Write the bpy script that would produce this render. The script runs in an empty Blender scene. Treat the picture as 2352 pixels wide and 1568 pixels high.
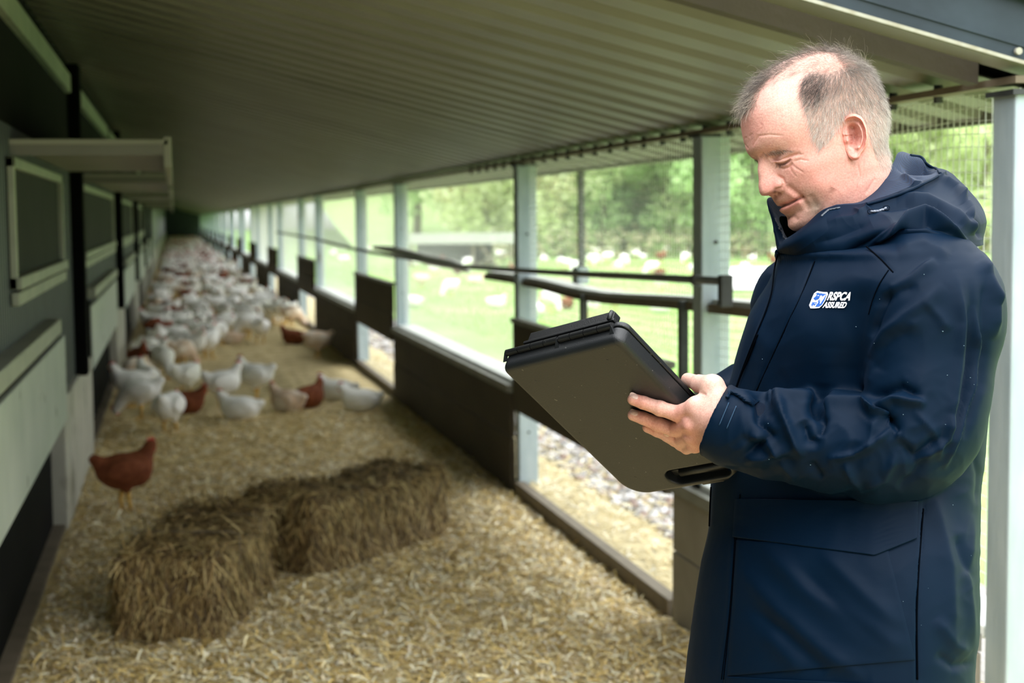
import bpy, bmesh, math, random
import numpy as np
from mathutils import Vector, Matrix, noise as mnoise
PI = math.pi
rng = np.random.default_rng(7)
random.seed(7)
SC = bpy.context.scene
COL = SC.collection

# ------------------------------------------------------------------ camera
FPX = 2352 * 55 / 36.0
H = 1.55
_psi = math.atan(776 / FPX * math.cos(math.radians(5)))
_th = math.atan(288 / FPX)
_roll = -0.009
Fv = np.array([math.sin(_psi) * math.cos(_th), math.cos(_psi) * math.cos(_th), -math.sin(_th)])
_R0 = np.array([math.cos(_psi), -math.sin(_psi), 0.0])
_U0 = np.cross(_R0, Fv)
Rv = math.cos(_roll) * _R0 + math.sin(_roll) * _U0
Uv = -math.sin(_roll) * _R0 + math.cos(_roll) * _U0
Cv = np.array([0.0, 0.0, H])
cam_data = bpy.data.cameras.new('camera')
cam_data.lens = 55; cam_data.sensor_width = 36
cam_data.clip_start = 0.05; cam_data.clip_end = 600
cam_data.dof.use_dof = True
cam_data.dof.focus_distance = 2.23
cam_data.dof.aperture_fstop = 5.6
cam = bpy.data.objects.new('camera', cam_data); COL.objects.link(cam)
M = Matrix.Identity(4)
for i in range(3):
    M[i][0] = Rv[i]; M[i][1] = Uv[i]; M[i][2] = -Fv[i]; M[i][3] = Cv[i]
cam.matrix_world = M
SC.camera = cam

# ------------------------------------------------------------------ light
w = bpy.data.worlds.new('overcast'); SC.world = w; w.use_nodes = True
nt = w.node_tree; nt.nodes.clear()
wo = nt.nodes.new('ShaderNodeOutputWorld'); bg = nt.nodes.new('ShaderNodeBackground')
tc = nt.nodes.new('ShaderNodeTexCoord'); sx = nt.nodes.new('ShaderNodeSeparateXYZ')
# CIE overcast sky: three times brighter at the zenith than at the horizon, dull ground below
cr = nt.nodes.new('ShaderNodeValToRGB'); cr.color_ramp.elements[0].position = 0.0; cr.color_ramp.elements[0].color = (0.10, 0.11, 0.085, 1)
cr.color_ramp.elements[1].position = 1.0; cr.color_ramp.elements[1].color = (0.96, 0.985, 1.0, 1)
for p_, c_ in ((0.497, (0.10, 0.11, 0.085)), (0.503, (0.36, 0.375, 0.38)), (0.75, (0.66, 0.68, 0.69))):
    e_ = cr.color_ramp.elements.new(p_); e_.color = (*c_, 1)
mr = nt.nodes.new('ShaderNodeMapRange'); mr.inputs[1].default_value = -1.0; mr.inputs[2].default_value = 1.0
nt.links.new(tc.outputs['Generated'], sx.inputs[0]); nt.links.new(sx.outputs['Z'], mr.inputs[0]); nt.links.new(mr.outputs[0], cr.inputs[0])
nt.links.new(cr.outputs[0], bg.inputs['Color']); bg.inputs['Strength'].default_value = 4.3
nt.links.new(bg.outputs[0], wo.inputs[0])
sun = bpy.data.lights.new('sun', 'SUN'); sun.energy = 1.5; sun.angle = math.radians(50); sun.color = (1, 0.98, 0.95)
so = bpy.data.objects.new('sun', sun); COL.objects.link(so)
so.rotation_euler = Vector((0.25, 0.62, -0.75)).to_track_quat('-Z', 'Y').to_euler()
SC.view_settings.view_transform = 'Standard'; SC.view_settings.look = 'None'
SC.view_settings.exposure = 0.32; SC.view_settings.gamma = 1.0; SC.view_settings.use_curve_mapping = False
try:
    SC.cycles.max_bounces = 8; SC.cycles.diffuse_bounces = 5; SC.cycles.glossy_bounces = 3
    SC.cycles.transparent_max_bounces = 12; SC.cycles.sample_clamp_indirect = 4.0
except Exception: pass

# ------------------------------------------------------------------ pixel helpers (photograph is 2352x1568)
def proj(p):
    d = np.asarray(p, float) - Cv; z = d @ Fv
    return np.stack([1176 + FPX * (d @ Rv) / z, 784 - FPX * (d @ Uv) / z, z], -1)
def ray(x, y): return Fv + Rv * (x - 1176) / FPX + Uv * (784 - y) / FPX
def onX(x, y, X=1.85): r = ray(x, y); return Cv + r * (X / r[0])
def onZ(x, y, Z=0.0): r = ray(x, y); return Cv + r * ((Z - H) / r[2])
def onY(x, y, Y): r = ray(x, y); return Cv + r * (Y / r[1])

# ------------------------------------------------------------------ object helpers
def tag(o, label=None, cat=None, group=None, kind=None):
    if label: o['label'] = label
    if cat: o['category'] = cat
    if group: o['group'] = group
    if kind: o['kind'] = kind
    return o
def empty(name, loc=(0, 0, 0), rz=0.0, parent=None):
    o = bpy.data.objects.new(name, None); COL.objects.link(o)
    o.location = loc; o.rotation_euler = (0, 0, rz); o.empty_display_size = 0.1
    if parent: o.parent = parent
    return o
def link(name, me, parent=None, mat=None):
    if mat is not None and not me.materials:
        for m_ in (mat if isinstance(mat, (list, tuple)) else [mat]): me.materials.append(m_)
    o = bpy.data.objects.new(name, me); COL.objects.link(o)
    if parent: o.parent = parent
    return o
def mesh_np(name, V, Fq, mat=None, parent=None, smooth=True, attrs=None, mi=None, tri=False):
    """V (n,3), Fq: list of arrays (m,k) of faces"""
    V = np.asarray(V, np.float32)
    if isinstance(Fq, np.ndarray): Fq = [Fq]
    me = bpy.data.meshes.new(name)
    me.vertices.add(len(V)); me.vertices.foreach_set('co', V.ravel())
    nl = sum(f.size for f in Fq); nf = sum(len(f) for f in Fq)
    me.loops.add(nl); me.polygons.add(nf)
    me.loops.foreach_set('vertex_index', np.concatenate([f.ravel() for f in Fq]).astype(np.int32))
    tot = np.concatenate([np.full(len(f), f.shape[1]) for f in Fq]).astype(np.int32)
    st = np.concatenate([[0], np.cumsum(tot)[:-1]]).astype(np.int32)
    me.polygons.foreach_set('loop_start', st); me.polygons.foreach_set('loop_total', tot)
    if mi is not None: me.polygons.foreach_set('material_index', np.asarray(mi, np.int32))
    me.update(calc_edges=True)
    me.polygons.foreach_set('use_smooth', np.full(nf, bool(smooth)))
    if attrs:
        for k, a in attrs.items():
            a = np.asarray(a, np.float32)
            if a.ndim == 1:
                at = me.attributes.new(k, 'FLOAT', 'POINT'); at.data.foreach_set('value', a)
            else:
                at = me.attributes.new(k, 'FLOAT_COLOR', 'POINT')
                c4 = np.ones((len(a), 4), np.float32); c4[:, :3] = a[:, :3]; at.data.foreach_set('color', c4.ravel())
    if mat is not None:
        for m_ in (mat if isinstance(mat, (list, tuple)) else [mat]): me.materials.append(m_)
    o = bpy.data.objects.new(name, me); COL.objects.link(o)
    if parent: o.parent = parent
    return o
class MB:
    """collects shapes into one mesh"""
    def __init__(s): s.v = []; s.f = []; s.n = 0
    def add(s, V, F):
        V = [tuple(map(float, p)) for p in V]
        s.f += [tuple(i + s.n for i in f) for f in F]; s.v += V; s.n += len(V)
    def box(s, x, y, z, bev=0.0):
        (x0, x1), (y0, y1), (z0, z1) = x, y, z
        s.add([(x0, y0, z0), (x1, y0, z0), (x1, y1, z0), (x0, y1, z0), (x0, y0, z1), (x1, y0, z1), (x1, y1, z1), (x0, y1, z1)],
              [(0, 3, 2, 1), (4, 5, 6, 7), (0, 1, 5, 4), (1, 2, 6, 5), (2, 3, 7, 6), (3, 0, 4, 7)]); return s
    def tube(s, pts, r, n=8, cap=True):
        pts = [Vector(p) for p in pts]; rs = r if isinstance(r, (list, tuple, np.ndarray)) else [r] * len(pts)
        V = []; F = []
        for i, p in enumerate(pts):
            d = (pts[min(i + 1, len(pts) - 1)] - pts[max(i - 1, 0)]).normalized()
            a = d.orthogonal().normalized() if i == 0 else (a - d * a.dot(d)).normalized()
            b = d.cross(a)
            for k in range(n):
                t = 2 * PI * k / n; V.append(p + (a * math.cos(t) + b * math.sin(t)) * rs[i])
        for i in range(len(pts) - 1):
            for k in range(n):
                F.append((i * n + k, i * n + (k + 1) % n, (i + 1) * n + (k + 1) % n, (i + 1) * n + k))
        if cap: F.append(tuple(range(n))[::-1]); F.append(tuple(range((len(pts) - 1) * n, len(pts) * n)))
        s.add(V, F); return s
    def build(s, name, mat, parent=None, smooth=False, bevel=0.0):
        me = bpy.data.meshes.new(name); me.from_pydata(s.v, [], s.f); me.update()
        if smooth: me.polygons.foreach_set('use_smooth', [True] * len(me.polygons))
        o = link(name, me, parent, mat)
        if bevel:
            m_ = o.modifiers.new('bevel', 'BEVEL'); m_.width = bevel; m_.segments = 2; m_.limit_method = 'ANGLE'
        return o
def copy_tree(o, parent=None, loc=None, rz=None, sc=None):
    c = o.copy(); COL.objects.link(c)
    if parent is not None: c.parent = parent
    if loc is not None: c.location = loc
    if rz is not None: c.rotation_euler = (0, 0, rz)
    if sc is not None: c.scale = (sc, sc, sc)
    for ch in o.children: copy_tree(ch, c)
    return c

# ------------------------------------------------------------------ materials
def nodes(name):
    m = bpy.data.materials.new(name); m.use_nodes = True
    n = m.node_tree; b = n.nodes['Principled BSDF']; return m, n, b
def mat(name, c1, c2=None, scale=6.0, rough=0.7, metal=0.0, bump=0.0, bscale=40.0, stretch=(1, 1, 1), detail=4, spots=None, spec=0.5, coords='Object', contrast=(0.3, 0.7)):
    m, n, b = nodes(name)
    b.inputs['Roughness'].default_value = rough; b.inputs['Metallic'].default_value = metal
    b.inputs['Specular IOR Level'].default_value = spec
    tcn = n.nodes.new('ShaderNodeTexCoord'); mp = n.nodes.new('ShaderNodeMapping')
    n.links.new(tcn.outputs[coords], mp.inputs[0]); mp.inputs['Scale'].default_value = stretch
    out = None
    if c2 is None: b.inputs['Base Color'].default_value = (*c1, 1)
    else:
        nz = n.nodes.new('ShaderNodeTexNoise'); nz.inputs['Scale'].default_value = scale; nz.inputs['Detail'].default_value = detail
        n.links.new(mp.outputs[0], nz.inputs['Vector'])
        r = n.nodes.new('ShaderNodeValToRGB'); r.color_ramp.elements[0].color = (*c1, 1); r.color_ramp.elements[1].color = (*c2, 1)
        r.color_ramp.elements[0].position = contrast[0]; r.color_ramp.elements[1].position = contrast[1]
        n.links.new(nz.outputs['Fac'], r.inputs[0]); out = r.outputs[0]
        if spots:
            sc_, lo, hi, colr = spots
            nz2 = n.nodes.new('ShaderNodeTexNoise'); nz2.inputs['Scale'].default_value = sc_; nz2.inputs['Detail'].default_value = 3
            n.links.new(mp.outputs[0], nz2.inputs['Vector'])
            r2 = n.nodes.new('ShaderNodeValToRGB'); r2.color_ramp.elements[0].position = lo; r2.color_ramp.elements[1].position = hi
            mx = n.nodes.new('ShaderNodeMix'); mx.data_type = 'RGBA'; mx.inputs[7].default_value = (*colr, 1)
            n.links.new(nz2.outputs['Fac'], r2.inputs[0]); n.links.new(r2.outputs[0], mx.inputs[0]); n.links.new(out, mx.inputs[6]); out = mx.outputs[2]
        n.links.new(out, b.inputs['Base Color'])
    if bump:
        nb = n.nodes.new('ShaderNodeTexNoise'); nb.inputs['Scale'].default_value = bscale; nb.inputs['Detail'].default_value = 4
        n.links.new(mp.outputs[0], nb.inputs['Vector'])
        bp = n.nodes.new('ShaderNodeBump'); bp.inputs['Strength'].default_value = bump; bp.inputs['Distance'].default_value = 0.01
        n.links.new(nb.outputs['Fac'], bp.inputs['Height']); n.links.new(bp.outputs[0], b.inputs['Normal'])
    return m
def attrmat(name, rough=0.8, attr='col', gain=None, spec=0.3, transl=0.0):
    m, n, b = nodes(name); a = n.nodes.new('ShaderNodeAttribute'); a.attribute_name = attr
    n.links.new(a.outputs['Color'], b.inputs['Base Color']); b.inputs['Roughness'].default_value = rough
    b.inputs['Specular IOR Level'].default_value = spec
    if transl:
        tr = n.nodes.new('ShaderNodeBsdfTranslucent'); mx = n.nodes.new('ShaderNodeMixShader'); mx.inputs[0].default_value = transl
        n.links.new(a.outputs['Color'], tr.inputs['Color'])
        n.links.new(b.outputs[0], mx.inputs[1]); n.links.new(tr.outputs[0], mx.inputs[2])
        n.links.new(mx.outputs[0], n.nodes['Material Output'].inputs['Surface'])
    return m
MT = dict(
    steel=mat('galvanised_steel', (0.34, 0.42, 0.46), (0.46, 0.54, 0.57), 14, 0.5, 0.25, 0.15, 60, stretch=(1, 1, .25), spots=(9, .66, .72, (0.16, 0.15, 0.12))),
    pipesteel=mat('pipe_steel', (0.10, 0.11, 0.105), (0.17, 0.18, 0.17), 8, 0.45, 0.2),
    darksteel=mat('dark_steel', (0.03, 0.033, 0.033), (0.07, 0.075, 0.075), 8, 0.5, 0.3),
    bluesteel=mat('blue_grey_steel', (0.014, 0.024, 0.032), (0.026, 0.042, 0.055), 6, 0.4, 0.3, 0.1, 30),
    rustedge=mat('worn_edge', (0.30, 0.28, 0.20), (0.42, 0.42, 0.36), 30, 0.6),
    sheet=mat('roof_sheet', (0.145, 0.14, 0.108), (0.185, 0.18, 0.14), 2.5, 0.45, 0.0, 0.05, 20),
    ply=mat('dark_ply', (0.045, 0.034, 0.020), (0.075, 0.057, 0.034), 4, 0.75, 0, 0.2, 30, stretch=(1, .3, 1)),
    plylight=mat('weathered_ply', (0.22, 0.20, 0.16), (0.32, 0.29, 0.235), 4, 0.75, 0, 0.2, 30),
    ledge=mat('ledge', (0.66, 0.68, 0.64), (0.8, 0.81, 0.78), 7, 0.55, 0, 0.1, 40),
    rail=mat('board_rail', (0.2, 0.2, 0.17), (0.3, 0.3, 0.26), 5, 0.6),
    concrete=mat('concrete', (0.36, 0.36, 0.29), (0.48, 0.47, 0.39), 3, 0.85, 0, 0.3, 25, spots=(4, .58, .75, (0.2, 0.19, 0.14))),
    cladding=mat('dark_cladding', (0.02, 0.028, 0.031), (0.036, 0.047, 0.05), 3, 0.5),
    black=mat('black_post', (0.0015, 0.002, 0.002), (0.004, 0.004, 0.004), 3, 0.9, spec=.1),
    cream=mat('cream_paint', (0.24, 0.26, 0.2), (0.34, 0.36, 0.28), 5, 0.6, 0, 0.1, 20),
    flap=mat('painted_flap', (0.36, 0.41, 0.35), (0.47, 0.51, 0.44), 3, 0.6, 0, 0.1, 20, spots=(5.5, .66, .72, (0.09, 0.07, 0.05))),
    window=mat('window_panel', (0.016, 0.018, 0.016), (0.026, 0.028, 0.025), 3, 0.8, spec=.2),
    hood=mat('hood_sheet', (0.26, 0.26, 0.2), (0.34, 0.335, 0.26), 3, 0.5),
    wire=mat('wire', (0.85, 0.88, 0.84), None, rough=0.5),
    batten=mat('batten', (0.12, 0.095, 0.06), (0.18, 0.145, 0.1), 8, 0.7),
    sheetwhite=mat('white_sheet', (0.62, 0.63, 0.6), (0.78, 0.78, 0.75), 5, 0.5),
    endwall=mat('end_wall', (0.02, 0.028, 0.04), (0.03, 0.04, 0.055), 3, 0.7),
)
def vnoise(X, Y, s, seed=0):
    r = np.random.default_rng(seed); g = r.random((64, 64))
    x = X * s; y = Y * s; xi = np.floor(x).astype(int); yi = np.floor(y).astype(int); fx = x - xi; fy = y - yi
    fx = fx * fx * (3 - 2 * fx); fy = fy * fy * (3 - 2 * fy)
    a = g[xi % 64, yi % 64]; b = g[(xi + 1) % 64, yi % 64]; c = g[xi % 64, (yi + 1) % 64]; d = g[(xi + 1) % 64, (yi + 1) % 64]
    return (a * (1 - fx) + b * fx) * (1 - fy) + (c * (1 - fx) + d * fx) * fy
# ------------------------------------------------------------------ ground, floor, field
XW, XL, YE = 1.85, -0.60, 118.0
def roofz(x): return 1.87 + (1.85 - x) * 0.249
def grid_surface(name, xs, ys, zf, m, parent=None, kind=None, cols=None):
    X, Y = np.meshgrid(xs, ys); Z = zf(X, Y)
    V = np.stack([X, Y, Z], -1).reshape(-1, 3); nx, ny = len(xs), len(ys)
    i = np.arange(nx - 1)[None, :] + nx * np.arange(ny - 1)[:, None]
    Fq = np.stack([i, i + 1, i + nx + 1, i + nx], -1).reshape(-1, 4)
    o = mesh_np(name, V, Fq, m, parent)
    if kind: o['kind'] = kind
    return o
def floor_z(X, Y):
    return 0.02 * (vnoise(X, Y, 3, 1) - .5) + 0.014 * (vnoise(X, Y, 9, 2) - .5) + 0.008 * (vnoise(X, Y, 25, 3) - .5)
m_floor = mat('straw_litter', (0.42, 0.32, 0.13), (0.72, 0.58, 0.30), 5, 0.9, 0, 0.9, 110, detail=6, spots=(22, .55, .75, (0.84, 0.74, 0.48)))
floor = grid_surface('floor', np.linspace(XL - .1, XW + .12, 140), np.concatenate([np.linspace(-2.5, 2, 40), np.linspace(2.03, 14, 500), np.linspace(14.2, YE, 200)]), floor_z, m_floor, kind='structure')
m_soil = mat('yard_soil', (0.20, 0.165, 0.11), (0.30, 0.26, 0.18), 3, 0.95, 0, 0.6, 50)
m_grass = mat('field_grass', (0.15, 0.31, 0.05), (0.25, 0.41, 0.11), 0.9, 0.95, 0, 0.6, 30, spots=(0.35, .45, .7, (0.33, 0.38, 0.17)), detail=8)
def field_z(X, Y):
    return 0.03 + 0.05 * (vnoise(X, Y, .5, 5) - .5) * np.clip((X - 2.2) / 3, 0, 1)
field = grid_surface('ground', np.concatenate([np.linspace(1.9, 8, 50), np.linspace(8.5, 150, 100)]), np.concatenate([np.linspace(-8, 40, 150), np.linspace(41, 210, 80)]), field_z, m_grass, kind='structure')
# near end: concrete apron outside the shelter where the man stands, slightly below the litter
apron = MB().box((-40, 1.9), (-60, -2.5), (-.1, .0)).build('ground', m_soil); apron['kind'] = 'structure'
yard = MB().box((1.9, 150), (-60, -8), (-.1, .0)).build('ground', m_soil); yard['kind'] = 'structure'
# low rise behind the trees
def hill_z(X, Y):
    d = np.hypot(X, Y); return np.clip((d - 70) * 0.14, 0, 16) + 0.6 * vnoise(X, Y, .1, 9) - 0.6
hill = grid_surface('hill', np.linspace(8, 210, 60), np.linspace(5, 300, 80), hill_z, mat('hill_grass', (0.36, 0.5, 0.2), (0.5, 0.62, 0.3), .12, .95, detail=7), kind='structure')

# straw band and gravel beyond the sill of the pop holes
def scatter_ribbons(name, n, area, zf, L=(.03, .09), W=(.002, .004), pal=None, m=None, parent=None, tilt=.25, dens=None, seed=1, lift=.006):
    r = np.random.default_rng(seed); (x0, x1), (y0, y1) = area
    X = r.uniform(x0, x1, n); Y = y0 + (y1 - y0) * r.random(n) ** 1.25
    if dens is not None:
        k = r.random(n) < dens(X, Y); X = X[k]; Y = Y[k]; n = len(X)
    a = r.uniform(0, 2 * PI, n); l = r.uniform(*L, n) / 2; wd = r.uniform(*W, n)
    t = r.normal(0, tilt, n); d = np.stack([np.cos(a) * np.cos(t), np.sin(a) * np.cos(t), np.sin(t)], -1)
    s = np.stack([-np.sin(a), np.cos(a), r.normal(0, .5, n)], -1); s /= np.linalg.norm(s, axis=1)[:, None]
    c = np.stack([X, Y, zf(X, Y) + lift + np.abs(np.sin(t)) * l * .8], -1)
    up = np.array([0, 0, 1.0]) * (r.random(n) * .25 * l)[:, None]
    rows = [c - d * l[:, None], c + up, c + d * l[:, None]]
    V = np.stack([rows[0] - s * wd[:, None], rows[0] + s * wd[:, None], rows[1] - s * wd[:, None], rows[1] + s * wd[:, None], rows[2] - s * wd[:, None], rows[2] + s * wd[:, None]], 1)
    b = np.arange(n)[:, None] * 6
    F = np.concatenate([b + np.array([0, 1, 3, 2]), b + np.array([2, 3, 5, 4])], 1).reshape(-1, 4)
    pal = np.array(pal); ci = r.integers(0, len(pal), n); c_ = pal[ci] * r.uniform(.7, 1.25, n)[:, None]
    return mesh_np(name, V.reshape(-1, 3), F, m, parent, smooth=False, attrs={'col': np.repeat(c_, 6, 0)})
m_straw = attrmat('straw', 0.6, spec=.4)
PAL = [(0.84, 0.67, 0.31), (0.72, 0.54, 0.2), (0.9, 0.79, 0.48), (0.55, 0.40, 0.15), (0.92, 0.88, 0.66)]
st = scatter_ribbons('loose_straw', 42000, ((XL + .06, XW - .04), (4.2, 12.5)), floor_z, pal=PAL, m=m_straw, L=(.02, .075), seed=11)
tag(st, 'golden loose straw scattered over the litter floor inside the shelter', 'straw', kind='stuff')
chips = scatter_ribbons('wood_shavings', 26000, ((XL + .06, XW - .04), (4.2, 10)), floor_z, pal=[(0.72, 0.62, 0.42), (0.82, 0.76, 0.6), (0.55, 0.43, 0.24)], m=m_straw, L=(.008, .022), W=(.003, .007), tilt=.5, seed=12)
tag(chips, 'pale wood shavings strewn over the floor in front of the bales', 'wood shavings', kind='stuff')
def oz(X, Y): return 0.045 + 0.01 * (vnoise(X, Y, 12, 21) - .5) + 0 * X
band = grid_surface('ground', np.linspace(XW + .02, 2.75, 30), np.linspace(3.5, 60, 300), lambda X, Y: oz(X, Y) + .03 * np.clip((2.4 - X), 0, .4), mat('straw_band', (0.46, 0.38, 0.2), (0.62, 0.54, 0.33), 8, .95, 0, .8, 90), kind='structure')
so_ = scatter_ribbons('spilled_straw', 5000, ((XW + .06, 2.5), (5.5, 17)), lambda X, Y: oz(X, Y) + .03 * np.clip((2.4 - X), 0, .4), pal=[(0.75, 0.66, 0.4), (0.62, 0.5, 0.26), (.8, .76, .6)], m=m_straw, L=(.02, .07), seed=13)
tag(so_, 'pale spilled straw lying outside along the sill of the openings', 'straw', kind='stuff')
# gravel: individual stones joined in one piece
def stones(name, n, area, zf, r_, pal, seed=3, R=(.012, .034)):
    r = np.random.default_rng(seed); t = (1 + 5 ** .5) / 2
    ico = np.array([(-1, t, 0), (1, t, 0), (-1, -t, 0), (1, -t, 0), (0, -1, t), (0, 1, t), (0, -1, -t), (0, 1, -t), (t, 0, -1), (t, 0, 1), (-t, 0, -1), (-t, 0, 1)]) / math.hypot(1, t)
    fc = np.array([(0, 11, 5), (0, 5, 1), (0, 1, 7), (0, 7, 10), (0, 10, 11), (1, 5, 9), (5, 11, 4), (11, 10, 2), (10, 7, 6), (7, 1, 8), (3, 9, 4), (3, 4, 2), (3, 2, 6), (3, 6, 8), (3, 8, 9), (4, 9, 5), (2, 4, 11), (6, 2, 10), (8, 6, 7), (9, 8, 1)])
    X = r.uniform(*area[0], n); Y = area[1][0] + (area[1][1] - area[1][0]) * r.random(n) ** 1.7
    S = r.uniform(*R, n)
    V = ico[None] * r.uniform(.75, 1.2, (n, 12, 1)) * S[:, None, None] * r.uniform(.6, 1.3, (n, 1, 3)) * np.array([1, 1, .6])
    V += np.stack([X, Y, zf(X, Y) + S * .3], -1)[:, None]
    F = (fc[None] + (np.arange(n) * 12)[:, None, None]).reshape(-1, 3)
    pal = np.array(pal); c_ = pal[r.integers(0, len(pal), n)] * r.uniform(.75, 1.2, n)[:, None]
    return mesh_np(name, V.reshape(-1, 3), F, attrmat('stone', .8), None, smooth=False, attrs={'col': np.repeat(c_, 12, 0)})
gv = stones('gravel', 6500, ((2.22, 3.05), (5.2, 22)), lambda X, Y: oz(X, Y), 0, [(0.42, 0.40, 0.385), (0.33, 0.31, 0.29), (0.52, 0.51, 0.5), (0.30, 0.22, 0.18), (0.6, 0.59, 0.58), (0.2, 0.195, 0.19)])
tag(gv, 'grey and white gravel strip outside the low pop hole openings', 'gravel', kind='stuff')
gbed = grid_surface('ground', np.linspace(2.5, 3.15, 8), np.linspace(3.5, 60, 120), lambda X, Y: .04 + 0 * X + .01 * vnoise(X, Y, 2, 8), mat('gravel_bed', (0.25, 0.235, 0.215), (0.38, 0.36, 0.34), 25, .95, 0, .7, 60), kind='structure')

# ------------------------------------------------------------------ right side wall of posts, boards, flaps and mesh
wr = empty('wall_right'); wr['kind'] = 'structure'
PY = [3.317, 5.455, 8.533, 13.381, 16.281, 21.056, 23.986, 28.79]
while PY[-1] < YE - 8: PY += [PY[-1] + 2.93, PY[-1] + 7.73]
PY = [p for p in PY if p < YE - 1]
post_me = None
for i, y in enumerate(PY):
    mb = MB(); hh = roofz(1.9) - .02 if i else roofz(1.9) - .035
    mb.box((XW, XW + .11), (y - .1, y), (-.05, hh))
    o = mb.build('post', MT['steel'], wr, bevel=.006 if i < 4 else 0)
    if i < 5:
        b_ = MB().box((XW - .012, XW + .122), (y - .112, y + .012), (hh - .012, hh)).build('top_plate', MT['darksteel'], o)
        for zz in (.35, .9, 1.45):
            MB().tube([(XW + .055, y - .1, zz), (XW + .055, y - .106, zz)], .007, 8).build('bolt', MT['darksteel'], o)
# bays: even index gaps (0: near solid bay), pophole bays 1,3,5..., solid 2,4,6...
for i in range(len(PY) - 1):
    y0, y1 = PY[i], PY[i + 1]
    pop = (i % 2 == 1)
    if i == 0: y0 = 3.33; y1 = 5.66
    if i == 1: y0 = 5.66
    if pop:
        ym = (y0 + y1) / 2
        if i < 8:
            MB().box((XW - .035, XW - .005), (y0 + .02, y1 - .1), (.48, .72)).build('flap_board', MT['ply'], wr, bevel=.004)
            MB().box((XW - .032, XW - .003), (y0 + .02, y1 - .1), (.725, .965)).build('flap_board', MT['ply'], wr, bevel=.004)
            MB().box((XW - .045, XW + .01), (y0 + .02, y1 - .1), (.965, .99)).build('flap_rail', MT['rail'], wr)
        else:
            MB().box((XW - .03, XW), (y0, y1 - .1), (.47, .98)).build('flap_board', MT['ply'], wr)
        MB().box((XW - .03, XW + .03), (y0, y1 - .1), (-.03, .075)).build('sill_board', MT['batten'], wr, bevel=.004)
    else:
        top = .615 if i else .56
        mboard = MT['ply'] if i else MT['plylight']
        MB().box((XW - .03, XW), (y0, y1 - .06), (-.03, top * .5 - .003)).build('board', mboard, wr, bevel=.003)
        MB().box((XW - .028, XW), (y0, y1 - .06), (top * .5 + .003, top - .055)).build('board', mboard, wr, bevel=.003)
        MB().box((XW - .045, XW), (y0, y1 - .06), (top - .05, top - .008)).build('board_rail', MT['rail'], wr)
        MB().box((XW + .0, XW + .16), (y0, y1 - .1), (top - .02, top + .012)).build('ledge', MT['ledge'], wr, bevel=.004)
# wire mesh in each bay
def wires(name, y0, y1, z0, z1, x, parent, p=.0315, t=.0009):
    V = []; F = []; 
    ys = np.arange(y0, y1, p); zs = np.arange(z0, z1, p)
    n = 0
    def add(A, B, ax):
        nonlocal n
        A = np.asarray(A, float); B = np.asarray(B, float)
        if ax == 'z': o1, o2 = np.array([t, 0, 0]), np.array([0, t, 0])
        else: o1, o2 = np.array([t, 0, 0]), np.array([0, 0, t])
        q = [-o1 - o2, o1 - o2, o1 + o2, -o1 + o2]
        W = np.concatenate([A[:, None] + np.array(q)[None], B[:, None] + np.array(q)[None]], 1)
        k = len(A); b = (np.arange(k) * 8 + n)[:, None]
        F.append(np.concatenate([b + np.array(f) for f in ([0, 1, 5, 4], [1, 2, 6, 5], [2, 3, 7, 6], [3, 0, 4, 7])], 1).reshape(-1, 4))
        V.append(W.reshape(-1, 3)); n += 8 * k
    # bowed slightly like real welded mesh
    segs = 6
    for s_ in range(segs):
        a = y0 + (y1 - y0) * s_ / segs; b = y0 + (y1 - y0) * (s_ + 1) / segs
        ba = .012 * math.sin(PI * s_ / segs * 3); bb = .012 * math.sin(PI * (s_ + 1) / segs * 3)
        add([(x + ba * .6, a, z + ba) for z in zs], [(x + bb * .6, b, z + bb) for z in zs], 'y')
    add([(x, y, z0) for y in ys], [(x, y, z1) for y in ys], 'z')
    o = mesh_np(name, np.concatenate(V), np.concatenate(F), MT['wire'], parent, smooth=False); o['kind'] = 'stuff'
    return o
for i in range(len(PY) - 1):
    if i > 9: break
    z0 = .99 if i % 2 == 1 else .63
    wires('wire_mesh', PY[i] + .0, PY[i + 1] - .1, z0, 1.835, XW + .07, wr, p=.0315 if i < 4 else .063, t=.0009 if i < 4 else .0016)
# corner mesh right of the near post is out of frame; wall plate on top
MB().box((XW - .01, XW + .035), (3.2, YE), (roofz(1.9) - .022, roofz(1.9) - .006)).build('wall_plate', MT['batten'], wr)
# bolts through the eave sheets
for k in range(26):
    y = 3.62 + k * .25
    MB().tube([(XW + .02, y, roofz(XW + .02) - .045), (XW + .02, y, roofz(XW + .02) + .0)], .012, 8).build('bolt', MT['darksteel'], wr)
# horizontal pipe and rolled curtain batten
def poly_on(X, pts): return [tuple(onX(x, y, X)) for x, y in pts]
pipe = MB().tube(poly_on(1.80, [(1668, 646), (1500, 637), (1335, 629), (1178, 620), (1050, 611), (905, 588)]), .014, 10).build('pipe', MT['pipesteel'], wr, smooth=True)
MB().tube(poly_on(1.80, [(905, 588), (815, 572), (722, 548), (683, 541), (636, 533)]), .016, 8).build('pipe', MT['pipesteel'], wr, smooth=True)
pe = onX(1662, 646, 1.80)
MB().box((pe[0] - .022, pe[0] + .022), (pe[1] - .035, pe[1] + .0), (pe[2] - .085, pe[2] + .022)).build('pipe_bracket', MT['darksteel'], wr, bevel=.004)
pe2 = onX(1600, 643, 1.80)
MB().tube([(pe2[0], pe2[1] - .02, pe2[2]), (pe2[0], pe2[1] + .02, pe2[2])], .021, 12).build('pipe_collar', MT['darksteel'], wr)
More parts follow.
